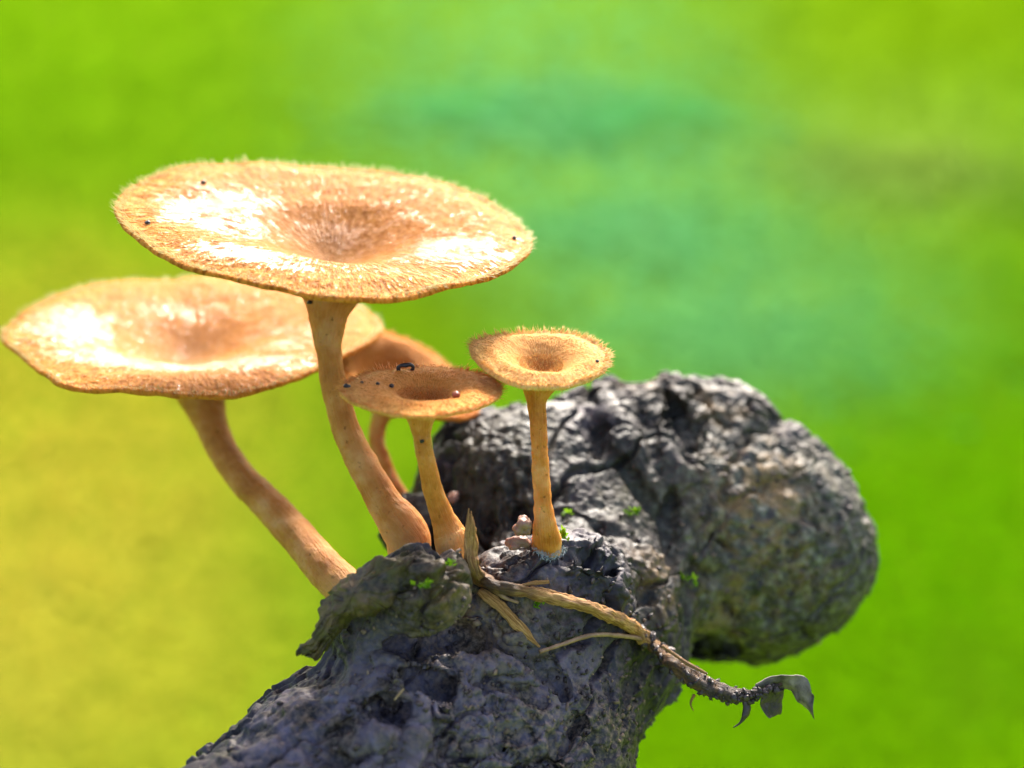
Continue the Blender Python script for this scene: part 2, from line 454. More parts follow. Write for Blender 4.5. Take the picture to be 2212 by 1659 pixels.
def build_meadow():
    N = 240000
    px = RNG.uniform(-1800, 4000, N); py = RNG.uniform(-230, 1900, N)
    R_ = FW + ((px - 1106.0) / 1106.0 * TH)[:, None] * RT - ((py - 829.5) / 1106.0 * TH)[:, None] * UP
    G = CAM + R_ * (-CAM[2] / R_[:, 2])[:, None]
    dist = (G - CAM) @ FW
    unit = TH * dist / 1106.0
    wsum = np.full(N, 0.7); cs = np.tile(LIME, (N, 1)) * 0.7
    qx = px + RNG.normal(0, 40, N); qy = py + RNG.normal(0, 30, N)
    for (cx, cy), (sx, sy), cc, ww in PATCH:
        g = ww * np.exp(-((qx - cx) / sx) ** 2 - ((qy - cy) / sy) ** 2)
        cs += g[:, None] * np.array(cc); wsum += g
    c = cs / wsum[:, None]
    c *= RNG.uniform(0.85, 1.15, (N, 1)); c[:, 0] *= RNG.uniform(0.9, 1.1, N)
    # small leaves held nearly flat at mixed heights over the turf
    L = RNG.uniform(16, 34, N) * unit; W = L * RNG.uniform(0.35, 0.6, N)
    z = RNG.uniform(0, 1, N) ** 1.5 * 26 * unit
    a = RNG.uniform(0, 2 * np.pi, N)
    til = RNG.normal(0, 0.2, (N, 2))
    nrm = np.stack([til[:, 0], til[:, 1], np.ones(N)], 1); nrm /= np.linalg.norm(nrm, axis=1)[:, None]
    d = np.stack([np.cos(a), np.sin(a), np.zeros(N)], 1); d -= nrm * np.sum(d * nrm, 1)[:, None]; d /= np.linalg.norm(d, axis=1)[:, None]
    sd_ = np.cross(nrm, d)
    b0 = G + np.array([0, 0, 1.0]) * (z + 24)[:, None]
    V = np.stack([b0 - d * L[:, None] / 2, b0 + sd_ * W[:, None] / 2, b0 + d * L[:, None] / 2, b0 - sd_ * W[:, None] / 2], 1).reshape(-1, 3)
    i = np.arange(N)[:, None] * 4
    F = i + np.array([0, 3, 2, 1])[::-1]
    o = mesh_np('meadow', V, F.copy(), M['meadow'], attrs={'tint': np.repeat(c, 4, 0)})
    tag(o, 'bright green and yellow low meadow leaves blurred behind the log', 'meadow', kind='stuff')
build_meadow()

def leaf_mesh(name, L, W, mat, curl=0.25):
    nu, nv = 9, 5
    V = []
    for i in range(nu):
        u = i / (nu - 1)
        wv = W * 0.5 * (math.sin(math.pi * min(1, u ** 0.75)) ** 0.8 + 0.02)
        for j in range(nv):
            s = (j / (nv - 1)) * 2 - 1
            V.append((L * u, wv * s, -curl * L * u * u + 0.12 * W * abs(s) ** 1.5 * math.sin(math.pi * u)))
    F = np.array([[i * nv + j, (i + 1) * nv + j, (i + 1) * nv + j + 1, i * nv + j + 1] for i in range(nu - 1) for j in range(nv - 1)])
    me = bpy.data.meshes.new(name)
    me.from_pydata([(x * MM, y * MM, z * MM) for x, y, z in V], [], [tuple(int(q) for q in f) for f in F])
    me.materials.append(mat)
    me.polygons.foreach_set('use_smooth', np.ones(len(me.polygons), bool))
    return me
def leafy_plant(px, py, hpx, spx, nleaf, lpx, mat, label, seed):
    rng = np.random.default_rng(seed)
    base = ground_at(px, py); u = pxmm((base - CAM) @ FW)
    height, spread, L = hpx * u, spx * u, lpx * u
    root = tag(empty('leafy_plant', base), label, 'plant', 'blurred leafy plants behind the log')
    me = leaf_mesh('leaf', L, L * 0.62, mat, 0.1)
    stalks = []
    for k in range(nleaf):
        q = min(1.7, math.hypot(*rng.normal(0, 0.5, 2))); a = rng.uniform(0, 2 * math.pi)
        r = spread * q
        z = height * max(0.06, math.sqrt(max(0.0, 1 - min(q, 1) ** 2))) * rng.uniform(0.55, 1.0)
        o = bpy.data.objects.new('leaf', me); col.objects.link(o); o.parent = root
        s = rng.uniform(0.7, 1.25)
        o.scale = (s, s, s)
        o.location = (r * math.cos(a) * MM, r * math.sin(a) * MM, z * MM)
        o.rotation_euler = (rng.normal(0, 0.14), rng.normal(0.0, 0.14), a + rng.normal(0, 0.5))
        stalks.append((np.array([r * .15 * math.cos(a), r * .15 * math.sin(a), -15]), np.array([r * math.cos(a), r * math.sin(a), z])))
    V, F = [], []
    for p, q in stalks[::2]:
        m = (p + q) / 2 + np.array([0, 0, np.linalg.norm(q - p) * 0.12])
        vv, ff, _, _ = tube(catmull([p, m, q], 7), np.linspace(3.0, 1.4, 7), 5)
        o0 = len(V); V.extend(vv + base); F.extend([tuple(i + o0 for i in f) for f in ff])
    mesh_np('stalks', V, F, mat, root)
    return root
leafy_plant(1180, 260, 50, 430, 290, 55, M['teal'], 'big bluish green leafy plant blurred behind the tallest mushroom', 1)
leafy_plant(1640, 740, 30, 340, 260, 50, M['teal'], 'low bluish green plant blurred just above the knobbly log end', 2)
leafy_plant(1400, 520, 35, 330, 260, 50, M['teal'], 'bluish green plant blurred between two of its own colour', 3)
leafy_plant(1960, 380, 25, 280, 200, 50, M['pale'], 'pale yellow green plant blurred beside the bluish ones', 4)

# ------------------------------------------------------------------ the log: signed distance field
def sd_caps(P, a, b, ra, rb):
    ab = b - a
    h = np.clip(((P - a) @ ab) / (ab @ ab), 0, 1)
    return np.linalg.norm(P - a - h[:, None] * ab, axis=1) - (ra + (rb - ra) * h)
def smin(a, b, k):
    h = np.clip(0.5 + 0.5 * (b - a) / k, 0, 1)
    return b + (a - b) * h - k * h * (1 - h)
def S(px, py, d, rpx): return at(px, py, d), rpx * pxmm(d)
LIMB = [S(520, 2080, 135, 415), S(765, 1790, 143, 345), S(960, 1590, 148, 288), S(1095, 1440, 153, 250), S(1280, 1290, 165, 215)]
KNOB = [S(1135, 1120, 172, 252), S(1370, 1110, 177, 262), S(1540, 1155, 180, 276)]
BUMPS = [(S(1650, 1182, 179, 236), 3), (S(1460, 880, 178, 66), 5), (S(1600, 900, 178, 60), 5), (S(1690, 980, 178, 40), 3),
         (S(945, 1255, 140, 72), 3), (S(840, 1290, 141, 75), 4), (S(1300, 880, 176, 52), 4), (S(930, 1290, 137, 60), 4),
         (S(1120, 1250, 146, 75), 5), (S(880, 1140, 163, 60), 6), (S(1250, 1250, 150, 90), 6),
         (S(830, 1535, 137.5, 70), 4), (S(1320, 1430, 160, 110), 8), (S(770, 1370, 143, 58), 4), (S(1195, 1600, 151, 128), 8), (S(1130, 1700, 148, 170), 8)]
def log_sdf(P):
    P = np.asarray(P, float)
    d = None
    for ch in (LIMB, KNOB):
        e = None
        for (a, ra), (b, rb) in zip(ch[:-1], ch[1:]):
            c = sd_caps(P, a, b, ra, rb)
            e = c if e is None else np.minimum(e, c)
        d = e if d is None else smin(d, e, 5.0)
    for (c, r), k in BUMPS:
        d = smin(d, np.linalg.norm(P - c, axis=1) - r, k)
    return d
def hit(px, py, sdf=log_sdf):
    r = ray(px, py); t = 80.0
    for _ in range(160):
        d = float(sdf((CAM + r * t)[None])[0])
        if d < 0.01: return t
        t += d * 0.8
        if t > 260: return None
    return t
def on_log(px, py, lift=0.0, dflt=None):
    t = hit(px, py)
    if t is None: t = dflt
    return at(px, py, t - lift)

CUTS = [  # cracks and hollows: photo pixels, half width mm, how deep the centre sits, mm
    ([(835, 1402), (880, 1390), (940, 1386), (1010, 1388), (1075, 1402)], 1.45, 0.9),
    ([(1075, 1402), (1130, 1428), (1175, 1460), (1215, 1495)], 1.15, 0.5),
    ([(1040, 1468), (1090, 1478), (1130, 1492), (1175, 1515)], 0.8, 0.4),
    ([(890, 1490), (930, 1515)], 3.0, 0.6), ([(930, 1480), (950, 1500)], 1.3, 0.0), ([(815, 1558), (850, 1550), (880, 1535)], 1.5, 0.4),
    ([(960, 1590), (930, 1625), (925, 1659)], 0.6, 0.0), ([(990, 1640), (1050, 1600), (1110, 1580), (1160, 1590)], 0.7, 0.0),
    ([(700, 1600), (760, 1570), (830, 1575)], 0.5, 0.0), ([(620, 1640), (690, 1620), (740, 1640), (800, 1650)], 0.5, 0.0),
    ([(1190, 1660), (1210, 1600), (1260, 1560)], 0.9, 0.0), ([(1300, 1640), (1290, 1590)], 0.9, 0.0),
    ([(1438, 850), (1455, 885), (1478, 930), (1500, 985)], 1.25, 0.8), ([(1272, 885), (1278, 920), (1295, 962)], 1.6, 0.8),
    ([(1385, 880), (1405, 940), (1412, 1000)], 0.9, 0.0), ([(1300, 960), (1345, 1000), (1395, 1078), (1436, 1122)], 0.7, 0.4),
    ([(1450, 1072), (1446, 1150), (1448, 1234)], 0.85, 0.5), ([(1436, 1122), (1446, 1150)], 0.6, 0),
    ([(1218, 1197), (1275, 1203), (1334, 1231)], 0.7, 0.5), ([(1233, 1142), (1274, 1133), (1329, 1153), (1384, 1174)], 0.4, 0.0),
    ([(1530, 1160), (1555, 1175)], 1.4, 0.3), ([(1500, 1400), (1530, 1385)], 3.4, 0.8), ([(1640, 1055), (1700, 1045), (1725, 1060)], 0.6, 0.0),
    ([(1560, 900), (1580, 935)], 0.7, 0), ([(1345, 1262), (1385, 1280)], 0.7, 0), ([(1500, 1230), (1530, 1250)], 1.2, 0.2),
    ([(1560, 1300), (1585, 1330)], 1.2, 0.2), ([(1060, 1130), (1050, 1165)], 1.2, 0), ([(1110, 1120), (1115, 1170)], 1.3, 0.2),
    ([(1440, 1400), (1425, 1460)], 0.8, 0), ([(1190, 1330), (1150, 1300)], 0.4, 0), ([(1080, 1395), (1085, 1360)], 0.35, 0),
    ([(1380, 1440), (1360, 1500)], 1.0, 0), ([(760, 1345), (800, 1330)], 0.8, 0), ([(1650, 1290), (1670, 1340)], 0.7, 0),
]
def surface_nets(f, org, h):
    nx, ny, nz = f.shape
    ins = f < 0
    cs = np.zeros((nx - 1, ny - 1, nz - 1), np.int8)
    off = [(a, b, c) for a in (0, 1) for b in (0, 1) for c in (0, 1)]
    for a, b, c in off: cs += ins[a:nx - 1 + a, b:ny - 1 + b, c:nz - 1 + c]
    act = (cs > 0) & (cs < 8)
    I = np.argwhere(act)
    idx = np.full(act.shape, -1, np.int64); idx[act] = np.arange(len(I))
    acc = np.zeros((len(I), 3)); cnt = np.zeros(len(I))
    for p in off:
        for ax in range(3):
            if p[ax]: continue
            q = list(p); q[ax] = 1
            fa = f[I[:, 0] + p[0], I[:, 1] + p[1], I[:, 2] + p[2]]; fb = f[I[:, 0] + q[0], I[:, 1] + q[1], I[:, 2] + q[2]]
            m = (fa < 0) != (fb < 0)
            t = np.where(m, fa / np.where(m, fa - fb, 1), 0)
            pos = np.tile(np.array(p, float), (len(I), 1)); pos[:, ax] += t
            acc += pos * m[:, None]; cnt += m
    V = org + (I + acc / cnt[:, None]) * h
    Q = []
    for ax in range(3):
        u, v = (ax + 1) % 3, (ax + 2) % 3
        sl = [slice(None)] * 3; s2 = [slice(None)] * 3
        sl[ax] = slice(0, -1); s2[ax] = slice(1, None)
        ch = ins[tuple(sl)] != ins[tuple(s2)]
        E = np.argwhere(ch)
        ok = (E[:, u] > 0) & (E[:, v] > 0) & (E[:, u] < f.shape[u] - 1) & (E[:, v] < f.shape[v] - 1)
        E = E[ok]
        first = ins[E[:, 0], E[:, 1], E[:, 2]]
        quad = []
        for du, dv in ((1, 1), (0, 1), (0, 0), (1, 0)):
            c = E.copy(); c[:, u] -= du; c[:, v] -= dv
            quad.append(idx[c[:, 0], c[:, 1], c[:, 2]])
        q = np.stack(quad, 1)
        q[~first] = q[~first][:, ::-1]
        Q.append(q)
    return V, np.concatenate(Q)
def subdivide(V, Q):
    E = np.sort(np.stack([Q, np.roll(Q, -1, 1)], -1).reshape(-1, 2), 1)
    key = E[:, 0] * len(V) + E[:, 1]
    u, inv = np.unique(key, return_inverse=True)
    mid = (V[u // len(V)] + V[u % len(V)]) / 2
    inv = inv.reshape(-1, 4) + len(V)
    cen = V[Q].mean(1); ci = np.arange(len(Q)) + len(V) + len(mid)
    V2 = np.concatenate([V, mid, cen])
    Q2 = np.concatenate([np.stack([Q[:, k], inv[:, k], ci, inv[:, (k + 3) % 4]], 1) for k in range(4)])
    return V2, Q2
def laplace(V, Q, it=1, lam=0.5):
    for _ in range(it):
        A = np.zeros_like(V); n = np.zeros(len(V))
        for k in range(4):
            a, b = Q[:, k], Q[:, (k + 1) % 4]
            for c in range(3):
                A[:, c] += np.bincount(a, V[b, c], len(V)) + np.bincount(b, V[a, c], len(V))
            n += np.bincount(a, None, len(V)) + np.bincount(b, None, len(V))
        V = V + lam * (A / n[:, None] - V)
    return V
def blob(P, spots):
    m = np.zeros(len(P))
    for px, py, r, wt in spots:
        c = on_log(px, py, 0, 185)
        m = np.maximum(m, wt * np.exp(-np.sum((P - c) ** 2, 1) / (r * r)))
    return m
def build_log():
    h = 0.62
    allc = np.array([c for c, r in LIMB + KNOB]); allr = np.array([r for c, r in LIMB + KNOB])
    lo = (allc - allr[:, None]).min(0) - 4; hi = (allc + allr[:, None]).max(0) + 4
    n = np.ceil((hi - lo) / h).astype(int)
    # coarse pass, then exact values only near the surface
    xs = [lo[k] + np.arange(n[k]) * h for k in range(3)]
    f = np.full(tuple(n), 50.0, np.float32)
    B = 8
    bl = [np.arange(0, n[k], B) for k in range(3)]
    bx, by, bz = np.meshgrid(*bl, indexing='ij')
    cen = np.stack([lo[0] + (bx.ravel() + B / 2) * h, lo[1] + (by.ravel() + B / 2) * h, lo[2] + (bz.ravel() + B / 2) * h], 1)
    cd_ = log_sdf(cen)
    for (i, j, k), dv in zip(np.stack([bx.ravel(), by.ravel(), bz.ravel()], 1), cd_):
        s = (slice(i, min(i + B, n[0])), slice(j, min(j + B, n[1])), slice(k, min(k + B, n[2])))
        if abs(dv) > B * h * 0.87 + 5.0:
            f[s] = dv; continue
        g0 = np.meshgrid(xs[0][s[0]], xs[1][s[1]], xs[2][s[2]], indexing='ij')
        f[s] = log_sdf(np.stack([q.ravel() for q in g0], 1)).reshape(g0[0].shape)
    for pts, rad, deep in CUTS:
        rad = rad * 1.25; deep = deep + 0.35 * rad
        P3 = [on_log(a, b, -deep) for a, b in pts if hit(a, b) is not None]
        if len(P3) < 2: continue
        P3 = np.array(P3); l2 = P3.min(0) - rad - 3; h2 = P3.max(0) + rad + 3
        a = np.maximum(((l2 - lo) / h).astype(int), 0); b = np.minimum(((h2 - lo) / h).astype(int) + 1, n)
        s = tuple(slice(a[k], b[k]) for k in range(3))
        g0 = np.meshgrid(*[xs[k][s[k]] for k in range(3)], indexing='ij')
        G = np.stack([q.ravel() for q in g0], 1)
        wob = 1 + 0.35 * noise(G, 2.2, 31)
        d = np.full(len(G), 99.0)
        for k in range(len(P3) - 1):
            t0 = 0.55 if k == 0 else 1.0; t1 = 0.55 if k == len(P3) - 2 else 1.0
            d = np.minimum(d, sd_caps(G, P3[k], P3[k + 1], rad * t0, rad * t1))
        d = d + rad * (1 - wob)
        cur = f[s].ravel()
        f[s] = (-smin(-cur, d, 0.5)).reshape(g0[0].shape)
    V, Q = surface_nets(f, lo, h)
    V = laplace(V, Q, 1, 0.4)
    V, Q = subdivide(V, Q); V = laplace(V, Q, 1, 0.5)
    N = vnormals(V, Q)
    # chunky bark plates on the lower limb, softer lumps elsewhere
    pr = project(V)
    plate = blob(V, [(760, 1660, 9, 1), (1000, 1650, 8, 1), (1230, 1620, 7, .8), (560, 1660, 7, .8), (1500, 960, 7, .55), (1380, 900, 6, .5)])
    W = V + np.stack([noise(V, 3.0, s) for s in (41, 42, 43)], 1) * 1.8 + np.stack([noise(V, 1.2, s) for s in (44, 45, 46)], 1) * 0.5
    f1, f2, cid = worley(W * np.array([0.8, 1.0, 0.55]), 4.6, 3)
    V = V + N * (plate * (0.5 * sstep(0.02, 0.2, f2 - f1) - 0.4 + 0.9 * (cid - 0.5)))[:, None]
    limb = blob(V, [(1000, 1400, 9, 1), (850, 1480, 9, 1), (1080, 1500, 10, 1), (1180, 1440, 8, .8), (680, 1560, 9, .9), (900, 1560, 8, .8)])
    V = V + N * (0.8 * fbm(V, 7.0, 3, 7) * (1 - 0.65 * limb))[:, None]
    V, Q = subdivide(V, Q)
    N = vnormals(V, Q)
    lich = blob(V, [(1700, 1150, 16, 1), (1780, 1050, 10, .9), (1600, 1020, 9, .7), (1620, 1250, 11, .8), (1800, 1250, 9, .8),
                    (1150, 960, 9, .55), (1400, 1010, 9, .35), (1330, 1100, 6, .5), (1560, 1380, 8, .35)])
    och = blob(V, [(1650, 1040, 5.5, .9), (1640, 1110, 6, .9), (1560, 870, 3, .8), (1395, 825, 3, .7), (1720, 1200, 6, .45), (1430, 1250, 4, .5),
                   (1060, 1340, 4, .4), (1000, 1290, 4, .5), (1580, 1300, 6, .5)])
    dust = blob(V, [(1000, 1350, 7, 1.0), (900, 1430, 7, .6), (1060, 1500, 9, .55), (760, 1500, 8, .5), (650, 1600, 8, .45), (1180, 1500, 6, .6), (1010, 1330, 6, 1), (930, 1400, 6, .7), (1100, 1560, 9, .7), (1180, 1580, 6, .9), (700, 1520, 6, .5), (1290, 1600, 8, .8)])
    moss = blob(V, [(945, 1240, 4.2, .9), (840, 1240, 5, 1), (900, 1190, 4, .8), (770, 1320, 5, .8), (970, 1200, 2, .9), (1370, 1080, 3, .6), (1070, 970, 5, .4)])
    # layered, flaking bark: a warped height field cut into terraces
    Wp = V + np.stack([fbm(V, 2.5, 3, q) for q in (51, 52, 53)], 1) * 1.1
    hf = fbm(Wp * np.array([1.0, 1.0, 0.8]), 5.5, 3, 54) * 2.6
    fr = hf - np.floor(hf); ter = np.floor(hf) + sstep(0.0, 0.16, fr)
    layer = np.clip(0.5 + 0.22 * ter + 0.25 * fbm(V, 4.0, 2, 55), 0, 1)
    rid = 1 - np.abs(noise(V, 1.7, 61)); rid2 = 1 - np.abs(noise(V, 0.8, 62))
    # fibrous streaks on the dark face behind the small stems
    fib = blob(V, [(1080, 1100, 6, 1), (1010, 1040, 5, .8)])
    fz = noise(V * np.array([3.2, 1.0, 0.55]), 1.6, 77)
    f1, f2, cid = worley(V, 0.95, 13)
    gran = blob(V, [(1330, 1190, 8, .8), (1250, 1290, 9, .7), (1180, 1250, 7, .8), (1290, 1600, 10, 1), (1350, 1500, 8, .8), (1700, 1300, 14, .5), (945, 1240, 4.5, 1), (850, 1260, 4.5, .8)])
    knoll = blob(V, [(945, 1235, 4.5, 1), (860, 1260, 4.5, 1), (1080, 1110, 6, .8)])
    layer = np.clip(layer - 0.28 * knoll, 0, 1)
    patch = np.clip(fbm(V, 5.0, 2, 65) * 1.6 + 0.5, 0.12, 1)
    # split, blocky charred wood: crack network stretched along each limb
    ax = LIMB[1][0] - LIMB[3][0]; ax = ax / np.linalg.norm(ax)
    Wq = V + np.stack([fbm(V, 6.0, 3, q) for q in (56, 57, 58)], 1) * 3.0
    Wq = Wq - (Wq @ ax)[:, None] * ax * 0.62
    g1, g2, gid = worley(Wq, 10.5, 23)
    ck1 = 1 - sstep(0.0, 0.075, g2 - g1)
    g3, g4, gid2 = worley(Wq + 3.3, 4.4, 29)
    ck2 = (1 - sstep(0.0, 0.10, g4 - g3)) * sstep(-0.1, 0.3, fbm(V, 7.0, 2, 30))
    grain = noise((V - (V @ ax)[:, None] * ax * 0.85) * 1.0, 0.55, 32)
    limb = blob(V, [(1000, 1400, 9, 1), (850, 1480, 9, 1), (1080, 1500, 10, 1), (1180, 1440, 8, .8), (680, 1560, 9, .9), (900, 1560, 8, .8)])
    split = (1 - 0.8 * lich) * (1 - 0.5 * limb)
    dsp = split * (-1.25 * ck1 - 0.35 * ck2 + 0.6 * (gid - 0.5) + 0.10 * (gid2 - 0.5) + 0.13 * grain)
    layer = np.clip(layer + 0.35 * (gid - 0.5) + 0.2 * (gid2 - 0.5), 0, 1)
    dsp += 0.40 * (ter - 0.5) * (1 - 0.55 * lich) * (1 + 0.25 * limb) + 0.14 * (rid - 0.7) * patch + 0.05 * (rid2 - 0.7) + 0.42 * fib * fz + 0.30 * gran * (0.5 - f1) * 1.6
    dsp += (0.13 * noise(V, 0.42, 63) + 0.06 * noise(V, 0.3, 64)) * patch * (0.35 + 0.65 * np.maximum(np.maximum(lich, 0.8 * limb), np.maximum(gran, dust)))
    dsp += lich * 0.35 * fbm(Wp, 1.5, 3, 66)
    pit = sstep(0.42, 0.62, noise(V, 1.25, 67)) * sstep(0.0, 0.35, fbm(V, 6.0, 2, 68))
    dsp -= 0.6 * pit * (0.3 + 0.5 * lich + 0.5 * knoll)
    dsp += knoll * 0.30 * fbm(Wp, 1.1, 3, 69)
    calm = np.maximum(blob(V, [(960, 1370, 5, .8), (1040, 1375, 5, .8), (1130, 1410, 5, .8), (1190, 1450, 5, .7), (1100, 1330, 4, .6), (1050, 1450, 5, .5)]), 0)
    dsp *= 1 - 0.55 * calm
    V = V + N * dsp[:, None]
    root = empty('rotten_log', at(640, 2080, 104) * np.array([1, 1, 0]))
    o = mesh_np('trunk', V, Q, M['bark'], root, attrs={'lichen': lich, 'ochre': och, 'dust': dust, 'moss': moss, 'layer': layer, 'sky_sheen': np.clip(np.maximum(limb, blob(V, [(1220, 1320, 6, .7), (1130, 1330, 5, .8), (1290, 1170, 6, .5), (1100, 1640, 10, .7), (600, 1640, 8, .6)])) - 0.7 * knoll, 0, 1)})
    return root, V, N
log_root, LOGV, LOGN = build_log()
tag(log_root, 'dark rotting log with cracked bark and knobbly lichen-grey end', 'log')
# the limb goes on out of view down to the turf that carries it
a0, r0 = LIMB[0]; a1, r1 = LIMB[1]
dirn = (a0 - a1) / np.linalg.norm(a0 - a1)
p0 = a1 * 0.35 + a0 * 0.65
pts = [p0, a0 + dirn * 30, a0 + dirn * 90 + np.array([0, 10, -60]), np.array([a0[0] - 110, a0[1] - 30, 400]), np.array([a0[0] - 150, a0[1] - 10, -30])]
path = catmull(pts, 700)
V, F, ua, vl = tube(path, np.linspace(r0 - 0.8, r0 + 8, 700), 120, lambda P: 1.5 * fbm(P, 8.0, 4, 91) + 0.9 * fbm(P, 2.5, 3, 92) - 1.2 * (1 - sstep(0, 0.08, np.subtract(*worley(P + 2 * np.stack([noise(P, 6.0, q) for q in (1, 2, 3)], 1), 10.0, 93)[1::-1]))))
o = mesh_np('lower_limb', V, F, M['bark'], log_root, attrs={'layer': 0.5 + 0.4 * fbm(V, 4.0, 3, 95), 'sky_sheen': np.clip(0.6 + 0.5 * fbm(V, 9.0, 2, 96), 0, 1), 'dust': np.full(len(V), 0.3)})

# thin plate of bark that has sprung off the limb, seen on its far left shoulder
def plate_part(name, outline, centre, dc, slope, thick, mat, parent, bulge=1.5, seed=0, jag=4.0):
    c = np.array(centre, float); out = np.array(outline, float)
    n = len(out); t = np.linspace(0, n, 160, endpoint=False); i = t.astype(int); u = (t - i)[:, None]
    b = out[i % n] * (1 - u) + out[(i + 1) % n] * u
    rs = np.random.default_rng(seed)
    b = b + rs.normal(0, jag, b.shape) * 0.6
    rings = 22; V = []
    for side in (0, 1):
        for k in range(1, rings + 1):
            q = c + (b - c) * (k / rings)
            for x, y in q:
                d = dc + slope[0] * (x - c[0]) + slope[1] * (y - c[1]) - bulge * (1 - (k / rings) ** 2) + side * thick * (1 - 0.6 * (k / rings) ** 6)
                V.append(at(x, y, d))
    V.append(at(c[0], c[1], dc - bulge)); V.append(at(c[0], c[1], dc - bulge + thick))
    V = np.array(V); m = 160; F = []
    for s in (0, 1):
        o0 = s * rings * m
        for k in range(rings - 1):
            for j in range(m):
                q = (o0 + k * m + j, o0 + k * m + (j + 1) % m, o0 + (k + 1) * m + (j + 1) % m, o0 + (k + 1) * m + j)
                F.append(q if s == 0 else q[::-1])
        cc = 2 * rings * m + s
        for j in range(m):
            q = (cc, o0 + (j + 1) % m, o0 + j); F.append(q if s else q[::-1])
    e0 = (rings - 1) * m; e1 = rings * m + e0
    for j in range(m): F.append((e0 + j, e0 + (j + 1) % m, e1 + (j + 1) % m, e1 + j))
    V = V + (np.stack([fbm(V, 4.0, 4, 201 + s) for s in range(3)], 1) * 1.1 + np.stack([noise(V, 0.7, 221 + s) for s in range(3)], 1) * 0.22)
    V = V
    ones = np.ones(len(V))
    return mesh_np(name, V, F, mat, parent, attrs={'moss': ones, 'lichen': ones * 0.15, 'dust': ones * 0.2, 'ochre': ones * 0.4, 'layer': ones * 0.3})
plate_part('bark_plate', [(885, 1195), (800, 1213), (742, 1250), (703, 1297), (690, 1340), (668, 1388), (643, 1418), (668, 1424), (690, 1432),
                          (716, 1395), (755, 1350), (800, 1325), (850, 1310), (890, 1260)], (775, 1290), 137.5, (-0.012, -0.012), 2.2, M['bark'], log_root, 1.2, 4)
tag(bpy.data.objects['bark_plate'], 'mossy plate of bark lifting off the side of the log')

# ------------------------------------------------------------------ mushrooms
def smooth_circ(a, s):
    n = len(a); k = np.arange(n); k = np.minimum(k, n - k)
    g_ = np.exp(-0.5 * (k / s) ** 2); g_ /= g_.sum()
    return np.real(np.fft.ifft(np.fft.fft(a) * np.fft.fft(g_)))
class Cap: pass
def cap_frame(outline, depth, funnel):
    o = np.array(outline, float)
    # close polygon, area-weighted moments give the ellipse seen in the photo
    nxt = np.roll(o, -1, 0)
    dense = np.concatenate([o + (nxt - o) * t for t in np.linspace(0, 1, 30, endpoint=False)])
    wts = np.repeat(1, len(dense))
    c = (o.max(0) + o.min(0)) / 2
    ang = np.linspace(0, np.pi, 180, endpoint=False)
    ext = np.array([np.ptp(dense @ np.array([math.cos(a), math.sin(a)])) for a in ang])
    amaj = ang[ext.argmax()]
    if amaj > np.pi / 2: amaj -= np.pi
    maj = np.array([math.cos(amaj), math.sin(amaj)]); mnr = np.array([-maj[1], maj[0]])
    e = np.ptp(dense @ mnr) / np.ptp(dense @ maj)
    rc = ray(*c); rc = rc / np.linalg.norm(rc)
    upi = RT * (-mnr[0]) + UP * (mnr[1]) if mnr[1] > 0 else RT * mnr[0] + UP * (-mnr[1])
    upi = upi - (upi @ rc) * rc; upi /= np.linalg.norm(upi)
    n = math.sqrt(max(0, 1 - e * e)) * upi - e * rc
    n /= np.linalg.norm(n)
    O0 = at(*c, depth)
    def onp(px, py):
        r = ray(px, py)
        return CAM + r * (((O0 - CAM) @ n) / (r @ n))
    K = Cap(); K.n = n; K.O = onp(*funnel)
    e1 = RT - (RT @ n) * n; K.e1 = e1 / np.linalg.norm(e1); K.e2 = np.cross(n, K.e1)
    D = np.array([onp(*q) for q in dense]) - K.O
    a = np.arctan2(D @ K.e2, D @ K.e1); r = np.linalg.norm(D, axis=1)
    s = np.argsort(a); a, r = a[s], r[s]
    K.nth = 400
    th = np.linspace(-np.pi, np.pi, K.nth, endpoint=False)
    R = np.interp(th, np.concatenate([a - 2 * np.pi, a, a + 2 * np.pi]), np.tile(r, 3))
    K.th = th; K.R = smooth_circ(R, 4.0)
    return K
